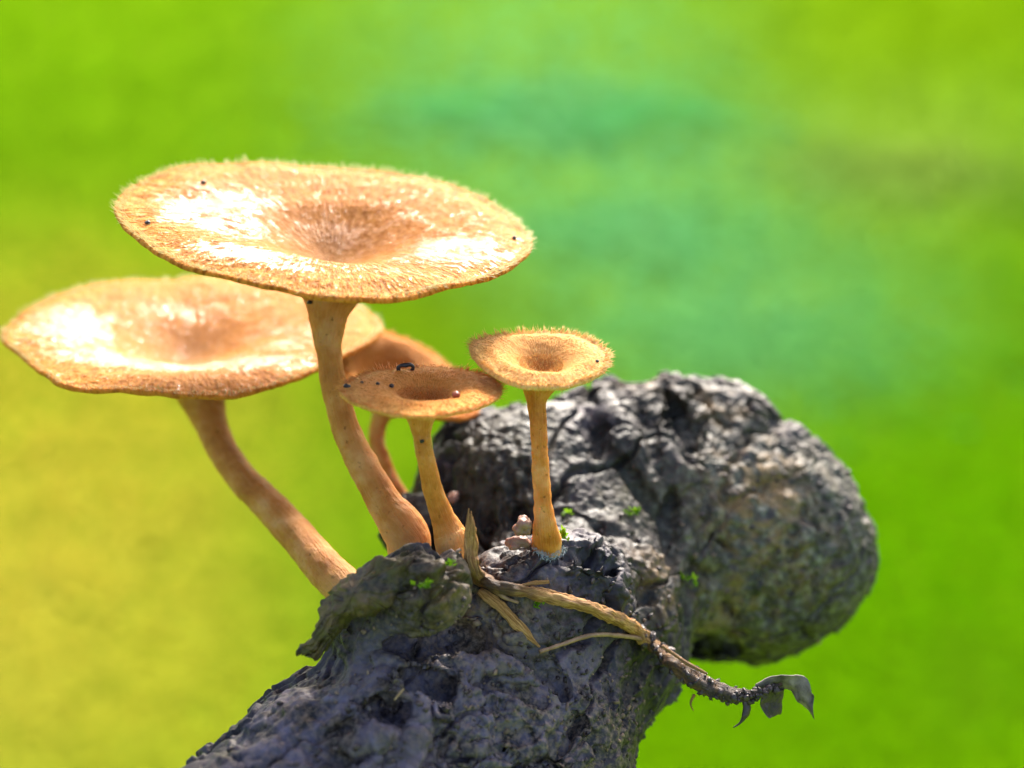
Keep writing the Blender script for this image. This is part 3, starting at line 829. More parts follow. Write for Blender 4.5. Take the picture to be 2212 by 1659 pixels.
def build_cap(K, prof, thick, mat, parent, seed, wobble=0.25, lip=0.6, wetspots=()):
    """prof(t, rmm, th) -> height above the rim plane in mm"""
    th, nth = K.th, K.nth
    tt = np.concatenate([np.linspace(0.004, 0.12, 12)[:-1], np.linspace(0.12, 0.9, 70)[:-1], np.linspace(0.9, 1.0, 22)])
    rim_n = K.R * (1 + 0.012 * smooth_circ(np.random.default_rng(seed).normal(0, 1, nth), 5))
    rows_r, rows_z, rows_t = [], [], []
    for t in tt:
        r = t * rim_n
        rows_r.append(r); rows_z.append(prof(t, r, th)); rows_t.append(np.full(nth, t))
    z1 = rows_z[-1]
    for k in range(1, 9):                              # rounded margin
        a = math.pi * k / 8
        rows_r.append(rim_n + thick * 0.5 * math.sin(a)); rows_z.append(z1 - thick * 0.5 * (1 - math.cos(a))); rows_t.append(np.full(nth, 1.0 + 0.05 * k / 8))
    Rm = rim_n.mean()
    for t in np.linspace(0.985, 0.12, 46):             # gill side, running down into the stem
        r = t * rim_n
        gill = 0.10 * np.cos(th * 100) * sstep(0.1, 0.3, t) * sstep(1.0, 0.93, t)
        zu = z1 * sstep(0.2, 1.0, t) - thick - 0.10 * Rm * (1 - t) - 0.24 * Rm * np.exp(-(t / 0.22) ** 2) + gill
        lowest = prof(t, r, th) - thick * 0.8
        rows_r.append(r); rows_z.append(np.minimum(zu, lowest)); rows_t.append(np.full(nth, 1.08 + (1 - t)))
    r = np.concatenate(rows_r); z = np.concatenate(rows_z); t = np.concatenate(rows_t)
    A = np.tile(th, len(rows_r))
    V = K.O + (r * np.cos(A))[:, None] * K.e1 + (r * np.sin(A))[:, None] * K.e2 + z[:, None] * K.n
    top = t <= 1.06
    dz = wobble * fbm(V, 5.0, 3, seed) * sstep(0.1, 0.4, t) + np.where(top, 0.09 * fbm(V, 0.9, 2, seed + 5) * sstep(0.25, 0.6, t), 0)
    V = V + dz[:, None] * K.n
    m = len(rows_r)
    i = np.arange(m - 1)[:, None] * nth; j = np.arange(nth)[None]; j2 = (j + 1) % nth
    F = np.stack([i + j, i + nth + j, i + nth + j2, i + j2], -1).reshape(-1, 4)
    F = F[:, ::1]
    wet = np.zeros(len(V))
    if wetspots:
        U = r * np.cos(A); Wv = r * np.sin(A)
        brk = fbm(V, 2.6, 3, seed + 9)
        for (pu, pv), (su, sv_), wt in wetspots:
            wet = np.maximum(wet, wt * np.exp(-((U - pu) / su) ** 2 - ((Wv - pv) / sv_) ** 2) * np.clip(1 + 0.7 * brk, 0, 1.3))
        wet *= top & (t < 0.97)
    Fl = [tuple(int(q) for q in f) for f in F]
    Fl.append(tuple(range(nth - 1, -1, -1))[::-1])
    Fl.append(tuple(range((m - 1) * nth, m * nth))[::-1])
    o = mesh_np('cap', V, Fl, mat, parent, attrs={'ca': np.cos(A), 'sa': np.sin(A), 'ct': np.clip(t, 0, 2), 'wet': wet})
    K.V = V.reshape(m, nth, 3); K.tt = tt; K.ntop = len(tt); K.wet = wet.reshape(m, nth)
    return o
def surf(K, t, a):
    """point on the cap's upper side, bilinear, arrays t in 0..1, a angle"""
    f = np.interp(t, K.tt, np.arange(K.ntop)); i = np.minimum(f.astype(int), K.ntop - 2); u = (f - i)[:, None]
    g_ = (a + np.pi) / (2 * np.pi) * K.nth; j = np.floor(g_).astype(int); v = (g_ - j)[:, None]; j0 = j % K.nth; j1 = (j + 1) % K.nth
    A, B = K.V[i, j0] * (1 - v) + K.V[i, j1] * v, K.V[i + 1, j0] * (1 - v) + K.V[i + 1, j1] * v
    return A * (1 - u) + B * u
def hairs(name, K, spec, mat, parent, seed):
    """spec: list of (count, t0, t1, length, base radius, outward, upward, jitter)"""
    rng = np.random.default_rng(seed)
    VV, n_tot = [], 0
    for cnt, t0, t1, L, rb, outw, upw, jit in spec:
        t = np.sqrt(rng.uniform(t0 * t0, t1 * t1, cnt)); a = rng.uniform(-np.pi, np.pi, cnt)
        g_ = ((a + np.pi) / (2 * np.pi) * K.nth).astype(int) % K.nth
        keep = K.wet[np.clip(np.interp(t, K.tt, np.arange(K.ntop)).astype(int), 0, K.ntop - 1), g_] < 0.6 + rng.uniform(-.35, .35, cnt)
        t, a = t[keep], a[keep]; cnt = len(t)
        P = surf(K, t, a) - K.n * 0.05
        rad = np.cos(a)[:, None] * K.e1 + np.sin(a)[:, None] * K.e2
        clump = np.stack([noise(P, 0.9, seed + s) for s in range(3)], 1)
        D = rad * outw + K.n * upw + rng.normal(0, jit, (cnt, 3)) + clump * jit * 1.4
        D /= np.linalg.norm(D, axis=1)[:, None]
        Ls = L * rng.uniform(0.45, 1.25, cnt)[:, None]
        D2 = D + rad * 0.25 + rng.normal(0, jit, (cnt, 3)); D2 /= np.linalg.norm(D2, axis=1)[:, None]
        X = np.cross(D, K.n + 0.01); X /= np.maximum(np.linalg.norm(X, axis=1), 1e-6)[:, None]; Y = np.cross(D, X)
        mid = P + D * Ls * 0.5; tip = mid + D2 * Ls * 0.5
        rr = rb * rng.uniform(0.7, 1.3, cnt)[:, None]
        ring = lambda c, s: [c + (X * math.cos(q) + Y * math.sin(q)) * rr * s for q in (0, 2.094, 4.189)]
        VV.append(np.stack(ring(P, 1.0) + ring(mid, 0.75) + [tip], 1).reshape(-1, 3)); n_tot += cnt
    V = np.concatenate(VV)
    b = np.arange(n_tot)[:, None] * 7
    F = np.concatenate([b + q for q in ([0, 1, 4], [0, 4, 3], [1, 2, 5], [1, 5, 4], [2, 0, 3], [2, 3, 5], [3, 4, 6], [4, 5, 6], [5, 3, 6])])
    return tag(mesh_np(name, V, F, mat, parent), kind='stuff')
def build_stem(pts, mat, parent, seed, n=130, seg=56, lump=0.12, net=None):
    """pts: (px,py,depth,radius px)"""
    P = np.array([[*at(a, b, d), r * pxmm(d)] for a, b, d, r in pts])
    C = catmull(P, n)
    path, rad = C[:, :3], np.maximum(C[:, 3], 0.15)
    V, F, ua, vl = tube(path, rad, seg, None)
    L = vl.max()
    T = path[np.repeat(np.arange(n), seg)]
    dr = V - T; dn = dr / np.linalg.norm(dr, axis=1)[:, None]
    top = np.exp(-((vl - net[0]) / net[1]) ** 2) if net else 0 * vl
    a2 = ua * 13
    mesh_r = np.abs(np.sin(a2 + vl * 2.2)) + np.abs(np.sin(a2 - vl * 2.2))
    dd = lump * fbm(V, 2.6, 3, seed) + 0.05 * noise(V, 0.7, seed + 3) + 0.03 * noise(V, 0.35, seed + 4)
    dd = dd - 0.16 * top * sstep(1.15, 1.75, mesh_r) + 0.05 * sstep(4.5, 0.5, vl) * np.cos(ua * 22)
    V = V + dn * dd[:, None]
    foot = sstep(0.80, 1.0, vl / L)
    return mesh_np('stem', V, F, mat, parent, attrs={'ca': np.cos(ua), 'sa': np.sin(ua), 'sv': vl, 'foot': foot})

def mushroom(label, outline, depth, funnel, stem_pts, prof, thick, capm, stemm, hairspec, hairm, seed, wobble, wetspots=(), net=None, lump=0.12):
    K = cap_frame(outline, depth, funnel)
    base = at(*stem_pts[-1][:3])
    root = tag(empty('mushroom', base), label, 'mushroom', 'funnel-capped mushrooms on the log')
    # the stem starts under the funnel
    cap = build_cap(K, lambda t, r, th: prof(t, r, th, K), thick, capm, root, seed, wobble, wetspots=wetspots)
    st = build_stem(stem_pts, stemm, root, seed + 50, net=net, lump=lump)
    hairs('hair', K, hairspec, hairm, cap, seed + 70)
    return K, root
def profile(d1, s1, d2, s2, lipw, lipd, up=0.0):
    def f(t, r, th, K):
        z = -d1 * np.exp(-(r / s1) ** 2) - d2 * np.exp(-(r / s2) ** 2)
        lip = lipd * (1 - sstep(1 - lipw, 1.0, t) ** 1.3)
        base = -d2 * np.exp(-(K.R / s2) ** 2)
        return z + lip + up * (t - 1)
    return f
OUT1 = [(250, 445), (268, 412), (320, 381), (400, 357), (480, 349), (600, 352), (720, 359), (850, 372), (960, 392), (1040, 422), (1108, 462),
        (1146, 508), (1142, 545), (1085, 580), (1000, 605), (920, 626), (835, 640), (740, 638), (640, 624), (540, 602), (440, 582), (370, 560), (300, 512), (262, 476)]
OUT2 = [(4, 716), (30, 688), (90, 650), (190, 615), (280, 603), (370, 602), (440, 596), (540, 600), (650, 618), (740, 642), (800, 672), (828, 705), (800, 735), (740, 762),
        (680, 792), (610, 824), (520, 846), (420, 852), (320, 842), (220, 836), (135, 832), (90, 795), (45, 752), (10, 735)]
OUT3 = [(722, 745), (748, 706), (790, 698), (830, 711), (885, 732), (940, 765), (985, 802), (1028, 858), (1036, 888), (1000, 899), (930, 893), (850, 876), (780, 846), (735, 800)]
OUT4 = [(736, 846), (748, 822), (790, 803), (850, 793), (930, 790), (1000, 795), (1050, 806), (1078, 826), (1080, 848), (1050, 868), (1000, 884), (930, 895), (870, 893), (810, 881), (760, 865)]
OUT5 = [(1018, 738), (1050, 725), (1110, 717), (1180, 716), (1250, 724), (1296, 745), (1314, 768), (1306, 792), (1270, 814), (1220, 830), (1160, 833), (1105, 820), (1050, 790), (1024, 762)]
K1, m1 = mushroom('tallest mushroom, broad wet tan cap on a thick curved stem',
    OUT1, 152, (722, 488),
    [(719, 596, 152, 96), (717, 615, 152, 82), (713, 650, 152, 59), (709, 690, 151.5, 41), (711, 760, 151, 28), (726, 850, 150.5, 29), (752, 940, 150, 31),
     (792, 1020, 149, 34), (834, 1090, 148, 38), (862, 1128, 147.5, 47), (880, 1160, 147.3, 49), (883, 1190, 147.2, 46), (885, 1240, 147.5, 40)],
    profile(2.9, 5.8, 1.3, 12.5, 0.22, 0.55), 0.5, M['cap_big'], M['stem_big'],
    [(1500, 0.96, 1.0, 0.95, 0.036, 1.0, 0.65, 0.24), (900, 0.78, 0.97, 0.4, 0.032, 1.0, 0.1, 0.16)], M['hair'], 101, 0.38,
    wetspots=[((-11.5, 1.5), (6.5, 8.0), 1.0), ((-5.5, -11.0), (7.5, 3.4), .95), ((11.5, -3), (8.0, 6.0), .9), ((3, -10.5), (8, 2.5), .65), ((0, 4.5), (6, 3.5), .6), ((0, 0), (20, 20), .36)], net=(5.5, 2.0))
K2, m2 = mushroom('mushroom with a broad glossy peach cap and a long slanting stem',
    OUT2, 168, (400, 712),
    [(430, 800, 168, 110), (434, 830, 168, 76), (438, 858, 168, 53), (450, 900, 167, 38), (474, 960, 165, 33), (520, 1030, 162, 34), (580, 1090, 158.5, 36), (640, 1155, 155, 38),
     (700, 1225, 151, 42), (745, 1270, 148, 44), (790, 1310, 145, 40)],
    profile(2.2, 6.0, 1.6, 12.0, 0.2, 0.4), 0.5, M['cap_left'], M['stem_big'],
    [(1300, 0.96, 1.0, 0.85, 0.036, 1.0, 0.6, 0.22), (450, 0.78, 0.97, 0.4, 0.032, 1.0, 0.12, 0.16)], M['hair'], 131, 0.38,
    wetspots=[((1.5, -8.6), (12.5, 3.8), 1.5), ((-12.0, 0), (5.5, 7.0), 1.2), ((10, 0), (6, 8), .75), ((0, 9), (10, 5), .55), ((0, 0), (20, 20), .36)])
K3, m3 = mushroom('half-hidden mushroom with a tilted funnel cap behind the tallest stem',
    OUT3, 171, (850, 790),
    [(833, 874, 171, 40), (829, 886, 171, 30), (822, 905, 171, 20), (814, 940, 171, 18), (820, 985, 170, 19), (850, 1050, 169, 20), (890, 1120, 168, 22), (910, 1150, 168, 22)],
    profile(3.2, 3.6, 0.8, 5.0, 0.25, 0.4), 0.6, M['cap_left'], M['stem_small'],
    [(900, 0.94, 1.0, 0.7, 0.04, 1.0, 0.6, 0.2), (1200, 0.4, 0.96, 0.4, 0.04, 1.0, 0.4, 0.2)], M['hair_warm'], 161, 0.4)
K4, m4 = mushroom('small mushroom with a bristly orange cap overlapping the tallest stem',
    OUT4, 139.5, (918, 838),
    [(909, 886, 139.5, 50), (909, 896, 139.5, 38), (909, 908, 139.5, 29), (911, 930, 139.6, 21.5), (914, 960, 139.8, 19.5), (924, 1010, 140.7, 20), (938, 1065, 142, 22), (956, 1115, 143.5, 26),
     (968, 1145, 144, 33), (975, 1168, 144, 37), (982, 1215, 144, 30)],
    profile(1.9, 2.2, 0.35, 4.6, 0.35, 0.35), 0.42, M['cap_dark'], M['stem_small'],
    [(950, 0.94, 1.0, 0.85, 0.033, 1.0, 0.3, 0.3), (1500, 0.35, 0.95, 0.45, 0.028, 1.0, 0.2, 0.2), (700, 0.1, 0.35, 0.4, 0.03, -0.5, 0.7, 0.2)], M['hair_warm'], 191, 0.16, net=(2.9, 0.9), lump=0.08)
K5, m5 = mushroom('small mushroom with a bristly cream cap on a straight stem by the knobbly log end',
    OUT5, 143, (1172, 772),
    [(1164, 818, 143, 52), (1163, 830, 143, 42), (1161, 848, 143, 30), (1160, 868, 143, 21), (1162, 900, 143, 18.5), (1165, 960, 143, 18), (1169, 1030, 143.3, 19), (1173, 1090, 143.6, 21),
     (1178, 1140, 144.2, 27), (1181, 1172, 145.8, 32), (1184, 1205, 149.5, 28)],
    profile(1.7, 2.3, 0.5, 4.0, 0.35, 0.55), 0.5, M['cap_pale'], M['stem_small'],
    [(1000, 0.94, 1.0, 0.85, 0.033, 1.0, 0.5, 0.28), (1600, 0.35, 0.95, 0.45, 0.028, 1.0, 0.3, 0.2), (700, 0.1, 0.35, 0.4, 0.03, -0.4, 0.8, 0.2)], M['hair_cream'], 221, 0.14, lump=0.10)

# ------------------------------------------------------------------ twig, straws, rootlet
def tubes_obj(name, pts, mat, parent, seg=14, n=80, rough=0.15, seed=0, soil=None, flat=0.0):
    """pts: (px, py, radius px, depth or None = lies on the log)"""
    P = []
    for a, b, r, d in pts:
        if d is None:
            hd = hit(a, b)
            d = (hd if hd is not None else 150) - r * pxmm(145) * 0.55 - 0.25
        P.append([*at(a, b, d), r * pxmm(d)])
    C = catmull(np.array(P), n)
    V, F, ua, vl = tube(C[:, :3], np.maximum(C[:, 3], 0.05), seg, lambda Q: np.repeat(C[:, 3], seg) * rough * (fbm(Q, 1.2, 3, seed) * 1.6 + 0.5 * noise(Q, 0.4, seed + 2)))
    so = np.repeat(np.interp(np.linspace(0, 1, n), *(soil or ((0, 1), (0.3, 0.3)))), seg)
    dn = V - np.repeat(C[:, :3], seg, 0)
    V = V + dn * (0.05 * np.sin(ua * 5 + noise(V, 2.0, seed) * 2) * rough / 0.2)[:, None]
    dn = V - np.repeat(C[:, :3], seg, 0)
    V = V - (dn @ (-FW))[:, None] * (-FW) * flat
    o = mesh_np(name, V, F, mat, parent, attrs={'ca': np.cos(ua), 'sa': np.sin(ua), 'sv': vl, 'soil': so})
    return o, C
TP = [(1017, 1126, 7, 140.5), (1016, 1142, 13, 140.7), (1016, 1170, 14, 140.9), (1017, 1200, 13, 141), (1024, 1228, 14, 141), (1036, 1248, 16, None), (1075, 1266, 14, None), (1130, 1276, 13, None), (1190, 1290, 14, None),
      (1250, 1305, 14, None), (1310, 1325, 14, None), (1360, 1350, 15, None), (1410, 1390, 15, None), (1460, 1435, 18, 147), (1505, 1470, 20, 146), (1560, 1495, 17, 145.5), (1610, 1502, 12, 145), (1650, 1492, 6, 145), (1690, 1478, 4, 145)]
troot = tag(empty('twig', at(1036, 1262, 141)), 'broken brown twig lying across the log, soil-caked end in the air', 'twig')
tw, TC = tubes_obj('stalk', TP, M['twig'], troot, 20, 220, 0.28, 301, ((0, .12, .2, .26, .36, .42, .62, .72, 1), (-.2, 0, .3, .7, .8, .0, .1, .9, 1)))
# frayed broken tip of the twig
for k, (dx, L, r) in enumerate([(-6, 42, 3.2), (-2, 30, 3.0), (3, 36, 3.0), (8, 24, 2.6), (0, 20, 4)]):
    tubes_obj('splinter', [(1016 + dx * 0.9, 1165, r * 1.7, 140.6), (1016 + dx, 1140, r * 1.5, 140.2), (1016 + dx * 0.6, 1140 - L, 0.7, 140.4)], M['straw_fibre'], troot, 8, 14, 0.3, 310 + k, ((0, 1), (-.3, -.3)))
tubes_obj('bark_strip', [(1145, 1273, 7, None), (1190, 1284, 9, None), (1250, 1301, 9, None), (1310, 1320, 8, None), (1350, 1343, 6, None)], M['straw_fibre'], troot, 14, 80, 0.35, 330, ((0, 1), (-.4, -.3)), 0.3)
tubes_obj('side_shoot', [(1122, 1268, 5, None), (1150, 1260, 5, None), (1186, 1257, 4, None)], M['straw_fibre'], troot, 8, 24, 0.3, 331, ((0, 1), (-.3, -.3)), 0.4)
tubes_obj('side_shoot', [(1048, 1262, 6, None), (1090, 1290, 5, None), (1120, 1302, 3, None)], M['rootlet'], troot, 8, 24, 0.3, 332)
tubes_obj('rootlet', [(1166, 1408, 4.5, None), (1220, 1390, 5, None), (1280, 1372, 5, None), (1340, 1373, 5, None), (1395, 1383, 5, None), (1440, 1410, 6, None), (1475, 1440, 6, 145.8)], M['rootlet'], troot, 10, 70, 0.2, 333)
tubes_obj('rootlet', [(1430, 1395, 4, 146), (1480, 1430, 4, 145.2), (1528, 1456, 3, 144.8)], M['twig'], troot, 8, 30, 0.25, 334)
tubes_obj('rootlet', [(1500, 1500, 4, 145.5), (1492, 1520, 2, 145.5), (1498, 1535, 1, 145.5)], M['twig'], troot, 6, 16, 0.2, 335)
tubes_obj('rootlet', [(1608, 1500, 7, 145), (1612, 1535, 8, 145), (1600, 1560, 3, 145), (1584, 1572, 1, 145)], M['soil'], troot, 8, 24, 0.3, 336)
# a soil-stained scrap of dead leaf curling off the end
def scrap(name, rows, mat, parent, thick=0.25, seed=0):
    """rows: list of (left px, right px, depth)"""
    n, m = 28, 12
    L = catmull(np.array([at(*a, d) for a, b, d in rows]), n); R = catmull(np.array([at(*b, d + 1.5) for a, b, d in rows]), n)
    G = np.array([[L[i] + (R[i] - L[i]) * (j / (m - 1)) for j in range(m)] for i in range(n)])
    Vt = G.reshape(-1, 3); Vt = Vt + np.stack([fbm(Vt, 2.0, 3, seed + s) for s in range(3)], 1) * 0.5
    V = np.concatenate([Vt, Vt + FW * thick]); F = []; o0 = n * m
    for i in range(n - 1):
        for j in range(m - 1):
            q = (i * m + j, i * m + j + 1, (i + 1) * m + j + 1, (i + 1) * m + j); F.append(q); F.append(tuple(x + o0 for x in q[::-1]))
    bd = [j for j in range(m)] + [i * m + m - 1 for i in range(1, n)] + [(n - 1) * m + j for j in range(m - 2, -1, -1)] + [i * m for i in range(n - 2, 0, -1)]
    for a, b in zip(bd, bd[1:] + bd[:1]): F.append((b, a, a + o0, b + o0))
    return mesh_np(name, V, F, mat, parent)
scrap('leaf_scrap', [((1630, 1478), (1634, 1496), 145), ((1660, 1466), (1668, 1494), 145), ((1700, 1464), (1700, 1490), 144.8), ((1738, 1468), (1712, 1492), 144.6), ((1758, 1500), (1728, 1512), 144.4), ((1757, 1528), (1736, 1526), 144.4), ((1762, 1547), (1752, 1541), 144.4)], M['deadleaf'], troot, 0.3, 351)
scrap('leaf_scrap', [((1645, 1492), (1690, 1490), 145), ((1640, 1515), (1690, 1510), 145), ((1650, 1535), (1684, 1540), 145), ((1660, 1545), (1676, 1546), 145)], M['soil'], troot, 0.4, 352)

def crumb_cloud(name, centres, sizes, mat, parent, seed, sub=1):
    import bmesh
    bm = bmesh.new(); bmesh.ops.create_icosphere(bm, subdivisions=sub, radius=1.0)
    bv = np.array([v.co[:] for v in bm.verts]); bf = np.array([[v.index for v in f.verts] for f in bm.faces]); bm.free()
    rng = np.random.default_rng(seed); V, F = [], []
    for c, s in zip(centres, sizes):
        q = bv * (1 + rng.uniform(-0.45, 0.45, (len(bv), 1))) * rng.uniform(0.45, 1.5, 3) * s
        ax = rng.normal(0, 1, 3); ax /= np.linalg.norm(ax); R = np.array(Matrix.Rotation(rng.uniform(0, 6.28), 3, Vector(ax)))
        F.append(bf + len(V) * len(bv)); V.append(q @ R.T + c)
    return tag(mesh_np(name, np.concatenate(V), np.concatenate(F), mat, parent, smooth=False), kind='stuff')
rng = np.random.default_rng(5)
NC = 800
ii = rng.integers(140, 215, NC)
off = rng.normal(0, 1, (NC, 3)); off /= np.linalg.norm(off, axis=1)[:, None]
fat = np.interp(ii, [140, 165, 190, 205, 215], [0.3, 0.8, 1.1, 0.8, 0.3])
cen = TC[ii, :3] + off * (TC[ii, 3] * 0.9 + 0.22 * fat * rng.uniform(-.5, 1, NC))[:, None] - np.array([0, 0, 0.12]) * fat[:, None]
crumb_cloud('soil_crumbs', cen, 0.06 + 0.30 * rng.uniform(0, 1, NC) ** 2.2, M['soil'], troot, 6)
sroot, _ = tubes_obj('straw', [(1038, 1276, 8, None), (1062, 1296, 12, None), (1095, 1325, 11, None), (1130, 1362, 9, None), (1166, 1398, 3, None)], M['straw_fibre'], None, 22, 90, 0.3, 361, ((0, 1), (-.4, -.4)), 0.55)
tag(sroot, 'flat yellow straw splinter lying below the twig on the log', 'straw')
st2, _ = tubes_obj('straw', [(852, 1512, 1.5, None), (862, 1500, 2.5, None), (872, 1488, 1.5, None)], M['straw'], None, 8, 14, 0.2, 362)
tag(st2, 'tiny pale straw sliver at the rim of the dark hollow', 'straw')

# ------------------------------------------------------------------ crumbs, moss and small growths on the log
vis = (LOGN @ (-FW)) > 0.15
VI = np.where(vis)[0]
pv = project(LOGV[VI]); inf = (pv[:, 0] > -50) & (pv[:, 0] < 2260) & (pv[:, 1] < 1720)
VI = VI[inf]; pv = pv[inf]
def scatter(n, spots, rng):
    wgt = np.zeros(len(VI))
    for px, py, rp, wt in spots: wgt += wt * np.exp(-((pv[:, 0] - px) ** 2 + (pv[:, 1] - py) ** 2) / rp ** 2)
    return VI[rng.choice(len(VI), n, p=wgt / wgt.sum())]
rng = np.random.default_rng(8)
s = scatter(380, [(1010, 1330, 130, 1), (1290, 1600, 120, 1.6), (1330, 1520, 80, 1), (800, 1600, 250, .25), (1100, 1560, 120, .5), (1400, 1270, 100, .6), (1700, 1200, 250, .12)], rng)
crumb_cloud('bark_crumbs', LOGV[s] + LOGN[s] * 0.05, rng.uniform(0.05, 0.17, len(s)) * rng.choice([1, 1, 1, 1.9], len(s)), M['crumb'], log_root, 9)
s = scatter(500, [(900, 1600, 300, 1), (1250, 1400, 200, 1), (1600, 1100, 250, .6)], rng)
crumb_cloud('dark_crumbs', LOGV[s] + LOGN[s] * 0.03, rng.uniform(0.08, 0.32, len(s)), M['soil'], log_root, 10)
def moss_tuft(P, Nn, nleaf, L, seed, label, name='moss_tuft'):
    rng = np.random.default_rng(seed); V, F = [], []
    for k in range(nleaf):
        D = Nn + rng.normal(0, 0.65, 3); D /= np.linalg.norm(D); X = np.cross(D, rng.normal(0, 1, 3)); X /= np.linalg.norm(X)
        l = L * rng.uniform(0.5, 1.2); wd = l * rng.uniform(0.22, 0.38); b = P + rng.normal(0, L * 0.28, 3) * (1 - np.abs(Nn) * 0.7) - Nn * 0.15
        Z = np.cross(D, X); o0 = len(V)
        V += [b, b + D * l * .5 + X * wd, b + D * l * .55 + Z * wd * .35, b + D * l * .5 - X * wd, b + D * l + Z * wd * 0.3 * rng.normal()]
        F += [(o0, o0 + 1, o0 + 2), (o0, o0 + 2, o0 + 3), (o0 + 1, o0 + 4, o0 + 2), (o0 + 2, o0 + 4, o0 + 3)]
    return tag(mesh_np(name, V, F, M['moss']), label, 'moss', 'moss tufts on the log')
UPV = np.array([0, -0.35, 0.94])
for i, (px, py, dd, nl, L, lab) in enumerate([
        (1490, 1250, None, 9, 1.5, 'bright green moss sprig alone on the brown crust of the log end'),
        (1218, 1160, None, 8, 1.3, 'bright green moss sprig tucked against the foot of the straight stem'),
        (1000, 905, 177, 60, 2.6, 'blurred yellow green moss tuft on the log shoulder under the bristly orange cap'),
        (975, 950, 176, 26, 1.8, 'smaller blurred moss tuft lower on the log shoulder'),
        (920, 1262, None, 40, 0.7, 'flat olive moss cushion on the knoll by the tallest stem'),
        (975, 1215, None, 14, 0.7, 'thin moss threads on top of the knoll between two stems'),
        (1370, 1105, None, 16, 0.9, 'pale moss specks in the crack of the log shoulder'),
        (1162, 1305, None, 7, 0.9, 'tiny green moss shoot beneath the twig'),
        (1225, 1105, None, 8, 0.8, 'yellow moss specks right behind the straight stem'),
        (960, 1168, None, 8, 0.7, 'tiny moss rosette at the foot of the bristly orange mushroom')]):
    P = on_log(px, py, 0.1, dd)
    if dd: P = at(px, py, dd)
    moss_tuft(P, UPV / np.linalg.norm(UPV), nl, L, 400 + i, lab)
# pinkish lumps of young fungus beside the straight stem
def lump(name, px, py, rp, label, cat, mat, seed, dd=None, grp=None, squash=(1, 1, 1)):
    import bmesh
    bm = bmesh.new(); bmesh.ops.create_icosphere(bm, subdivisions=4, radius=1.0)
    bv = np.array([v.co[:] for v in bm.verts]); bf = np.array([[v.index for v in f.verts] for f in bm.faces]); bm.free()
    hd = dd if dd else (hit(px, py) or 150)
    r = rp * pxmm(hd); c = at(px, py, hd - r * 0.3)
    V = c + bv * r * np.array(squash)
    V = V + bv * (fbm(V + seed * 7, r * 0.9, 3, seed) * r * 0.55)[:, None]
    return tag(mesh_np(name, V, bf, mat), label, cat, grp)
lump('fungus_lump', 1130, 1140, 20, 'pink wrinkled fungus lump touching the straight stem', 'fungus', M['fungus'], 501, 143.5, 'young fungus lumps')
lump('fungus_lump', 1118, 1172, 18, 'brown curled fungus lump on the log under the pink one', 'fungus', M['fungus'], 502, None, 'young fungus lumps', (1.4, 1, .7))
lump('fungus_lump', 980, 1075, 13, 'small round pinkish fungus button on the dark log face', 'fungus', M['fungus'], 503, None, 'young fungus lumps')
# white mycelium at the foot of the straight stem
rng = np.random.default_rng(12)
V, F = [], []
for k in range(520):
    a = rng.uniform(-0.2, math.pi + 0.2); px, py = 1188 + 34 * math.cos(a) * rng.uniform(.3, 1.1), 1186 + 26 * math.sin(a) * rng.uniform(.2, 1.0)
    hd = hit(px, py)
    if hd is None: continue
    P0 = at(px, py, hd + 0.1); D = rng.normal(0, 1, 3); D -= FW * 0.6; D /= np.linalg.norm(D); L = rng.uniform(0.15, 0.42); X = np.cross(D, rng.normal(0, 1, 3)); X /= np.linalg.norm(X)
    o0 = len(V); V += [P0 - X * .016, P0 + X * .016, P0 + D * L * .5 + X * .014 + UPV * .1, P0 + D * L * .5 - X * .014 + UPV * .1, P0 + D * L]
    F += [(o0, o0 + 1, o0 + 2), (o0, o0 + 2, o0 + 3), (o0 + 3, o0 + 2, o0 + 4)]
tag(mesh_np('mycelium', V, F, M['mycel'], m5), kind='stuff')

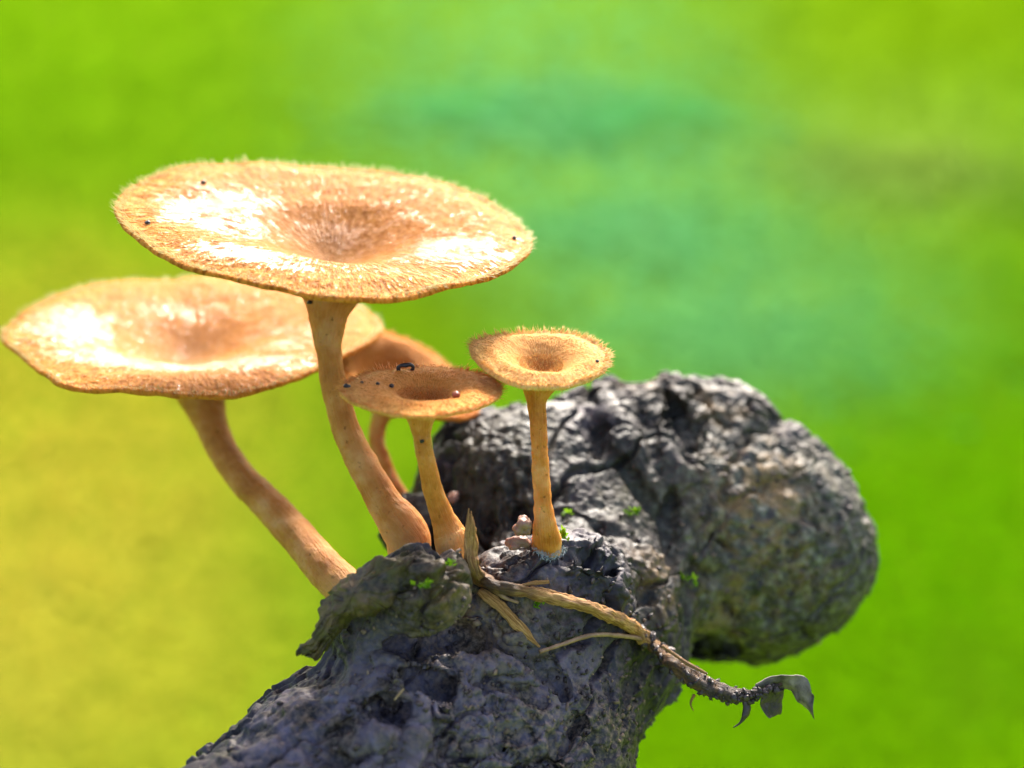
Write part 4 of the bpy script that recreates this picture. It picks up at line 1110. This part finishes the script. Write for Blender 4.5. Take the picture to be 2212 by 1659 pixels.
# ------------------------------------------------------------------ specks and beads on the mushrooms
def cap_point(K, px, py):
    r = ray(px, py); best = None
    top = K.V[:K.ntop].reshape(-1, 3); q = project(top)
    dd = (q[:, 0] - px) ** 2 + (q[:, 1] - py) ** 2 + 0.5 * (q[:, 2] - q[:, 2].min()) * 0
    return top[dd.argmin()]
def bead(name, P, r, label, cat, mat, seed, grp=None):
    import bmesh
    bm = bmesh.new(); bmesh.ops.create_icosphere(bm, subdivisions=3, radius=1.0)
    bv = np.array([v.co[:] for v in bm.verts]); bf = np.array([[v.index for v in f.verts] for f in bm.faces]); bm.free()
    V = P + bv * r * np.array([1.1, 1, .85]); V = V + bv * (fbm(V + seed, r, 2, seed) * r * 0.35)[:, None]
    return tag(mesh_np(name, V, bf, mat), label, cat, grp)
for i, (K, px, py, r, lab) in enumerate([
        (K1, 440, 396, 0.26, 'dark speck on the far margin of the tallest cap'), (K1, 318, 483, 0.24, 'dark speck on the wet edge of the tallest cap where bristles are longest'),
        (K1, 1112, 516, 0.22, 'dark speck near the tip of the tallest cap above the log'), (K4, 750, 836, 0.26, 'black speck on the bristly edge touching the tallest stem'),
        (K4, 816, 830, 0.16, 'tiny black speck on the orange cap between two others'), (K4, 846, 836, 0.22, 'larger dark speck near the orange funnel'),
        (K4, 782, 828, 0.13, 'tiniest dark dot on the orange bristly cap'), (K5, 1290, 782, 0.16, 'brown speck near the margin of the cream cap')]):
    bead('dirt_speck', cap_point(K, px, py) + np.array([0, 0, .08]), r, lab, 'speck', M['speck'], 600 + i, 'dirt specks on the mushrooms')
bead('dirt_speck', at(668, 653, 150.25), 0.22, 'black speck under the rim where the tallest stem flares', 'speck', M['speck'], 620, 'dirt specks on the mushrooms')
bead('dirt_speck', at(912, 953, 138.95), 0.2, 'round black speck on the stem of the bristly orange mushroom', 'speck', M['speck'], 621, 'dirt specks on the mushrooms')
bead('seed', cap_point(K4, 985, 858) + np.array([0, 0, .22]), 0.34, 'shiny reddish brown round seed resting on the orange cap', 'seed', M['red'], 622)
P1, P2 = cap_point(K4, 862, 800), cap_point(K4, 890, 799)
V, F, _, _ = tube(catmull([P1 - [0, 0, .1], P1 + [0, 0, .35], P1 * .5 + P2 * .5 + [0, 0, .48], P2 + [0, 0, .4], P2 + [0, 0, .0]], 40), np.full(40, 0.16), 10, lambda Q: 0.07 * noise(Q, 0.35, 71))
tag(mesh_np('bark_chip', V, F, M['speck']), 'black bracket-shaped bark chip perched on the far rim of the orange cap', 'bark chip')
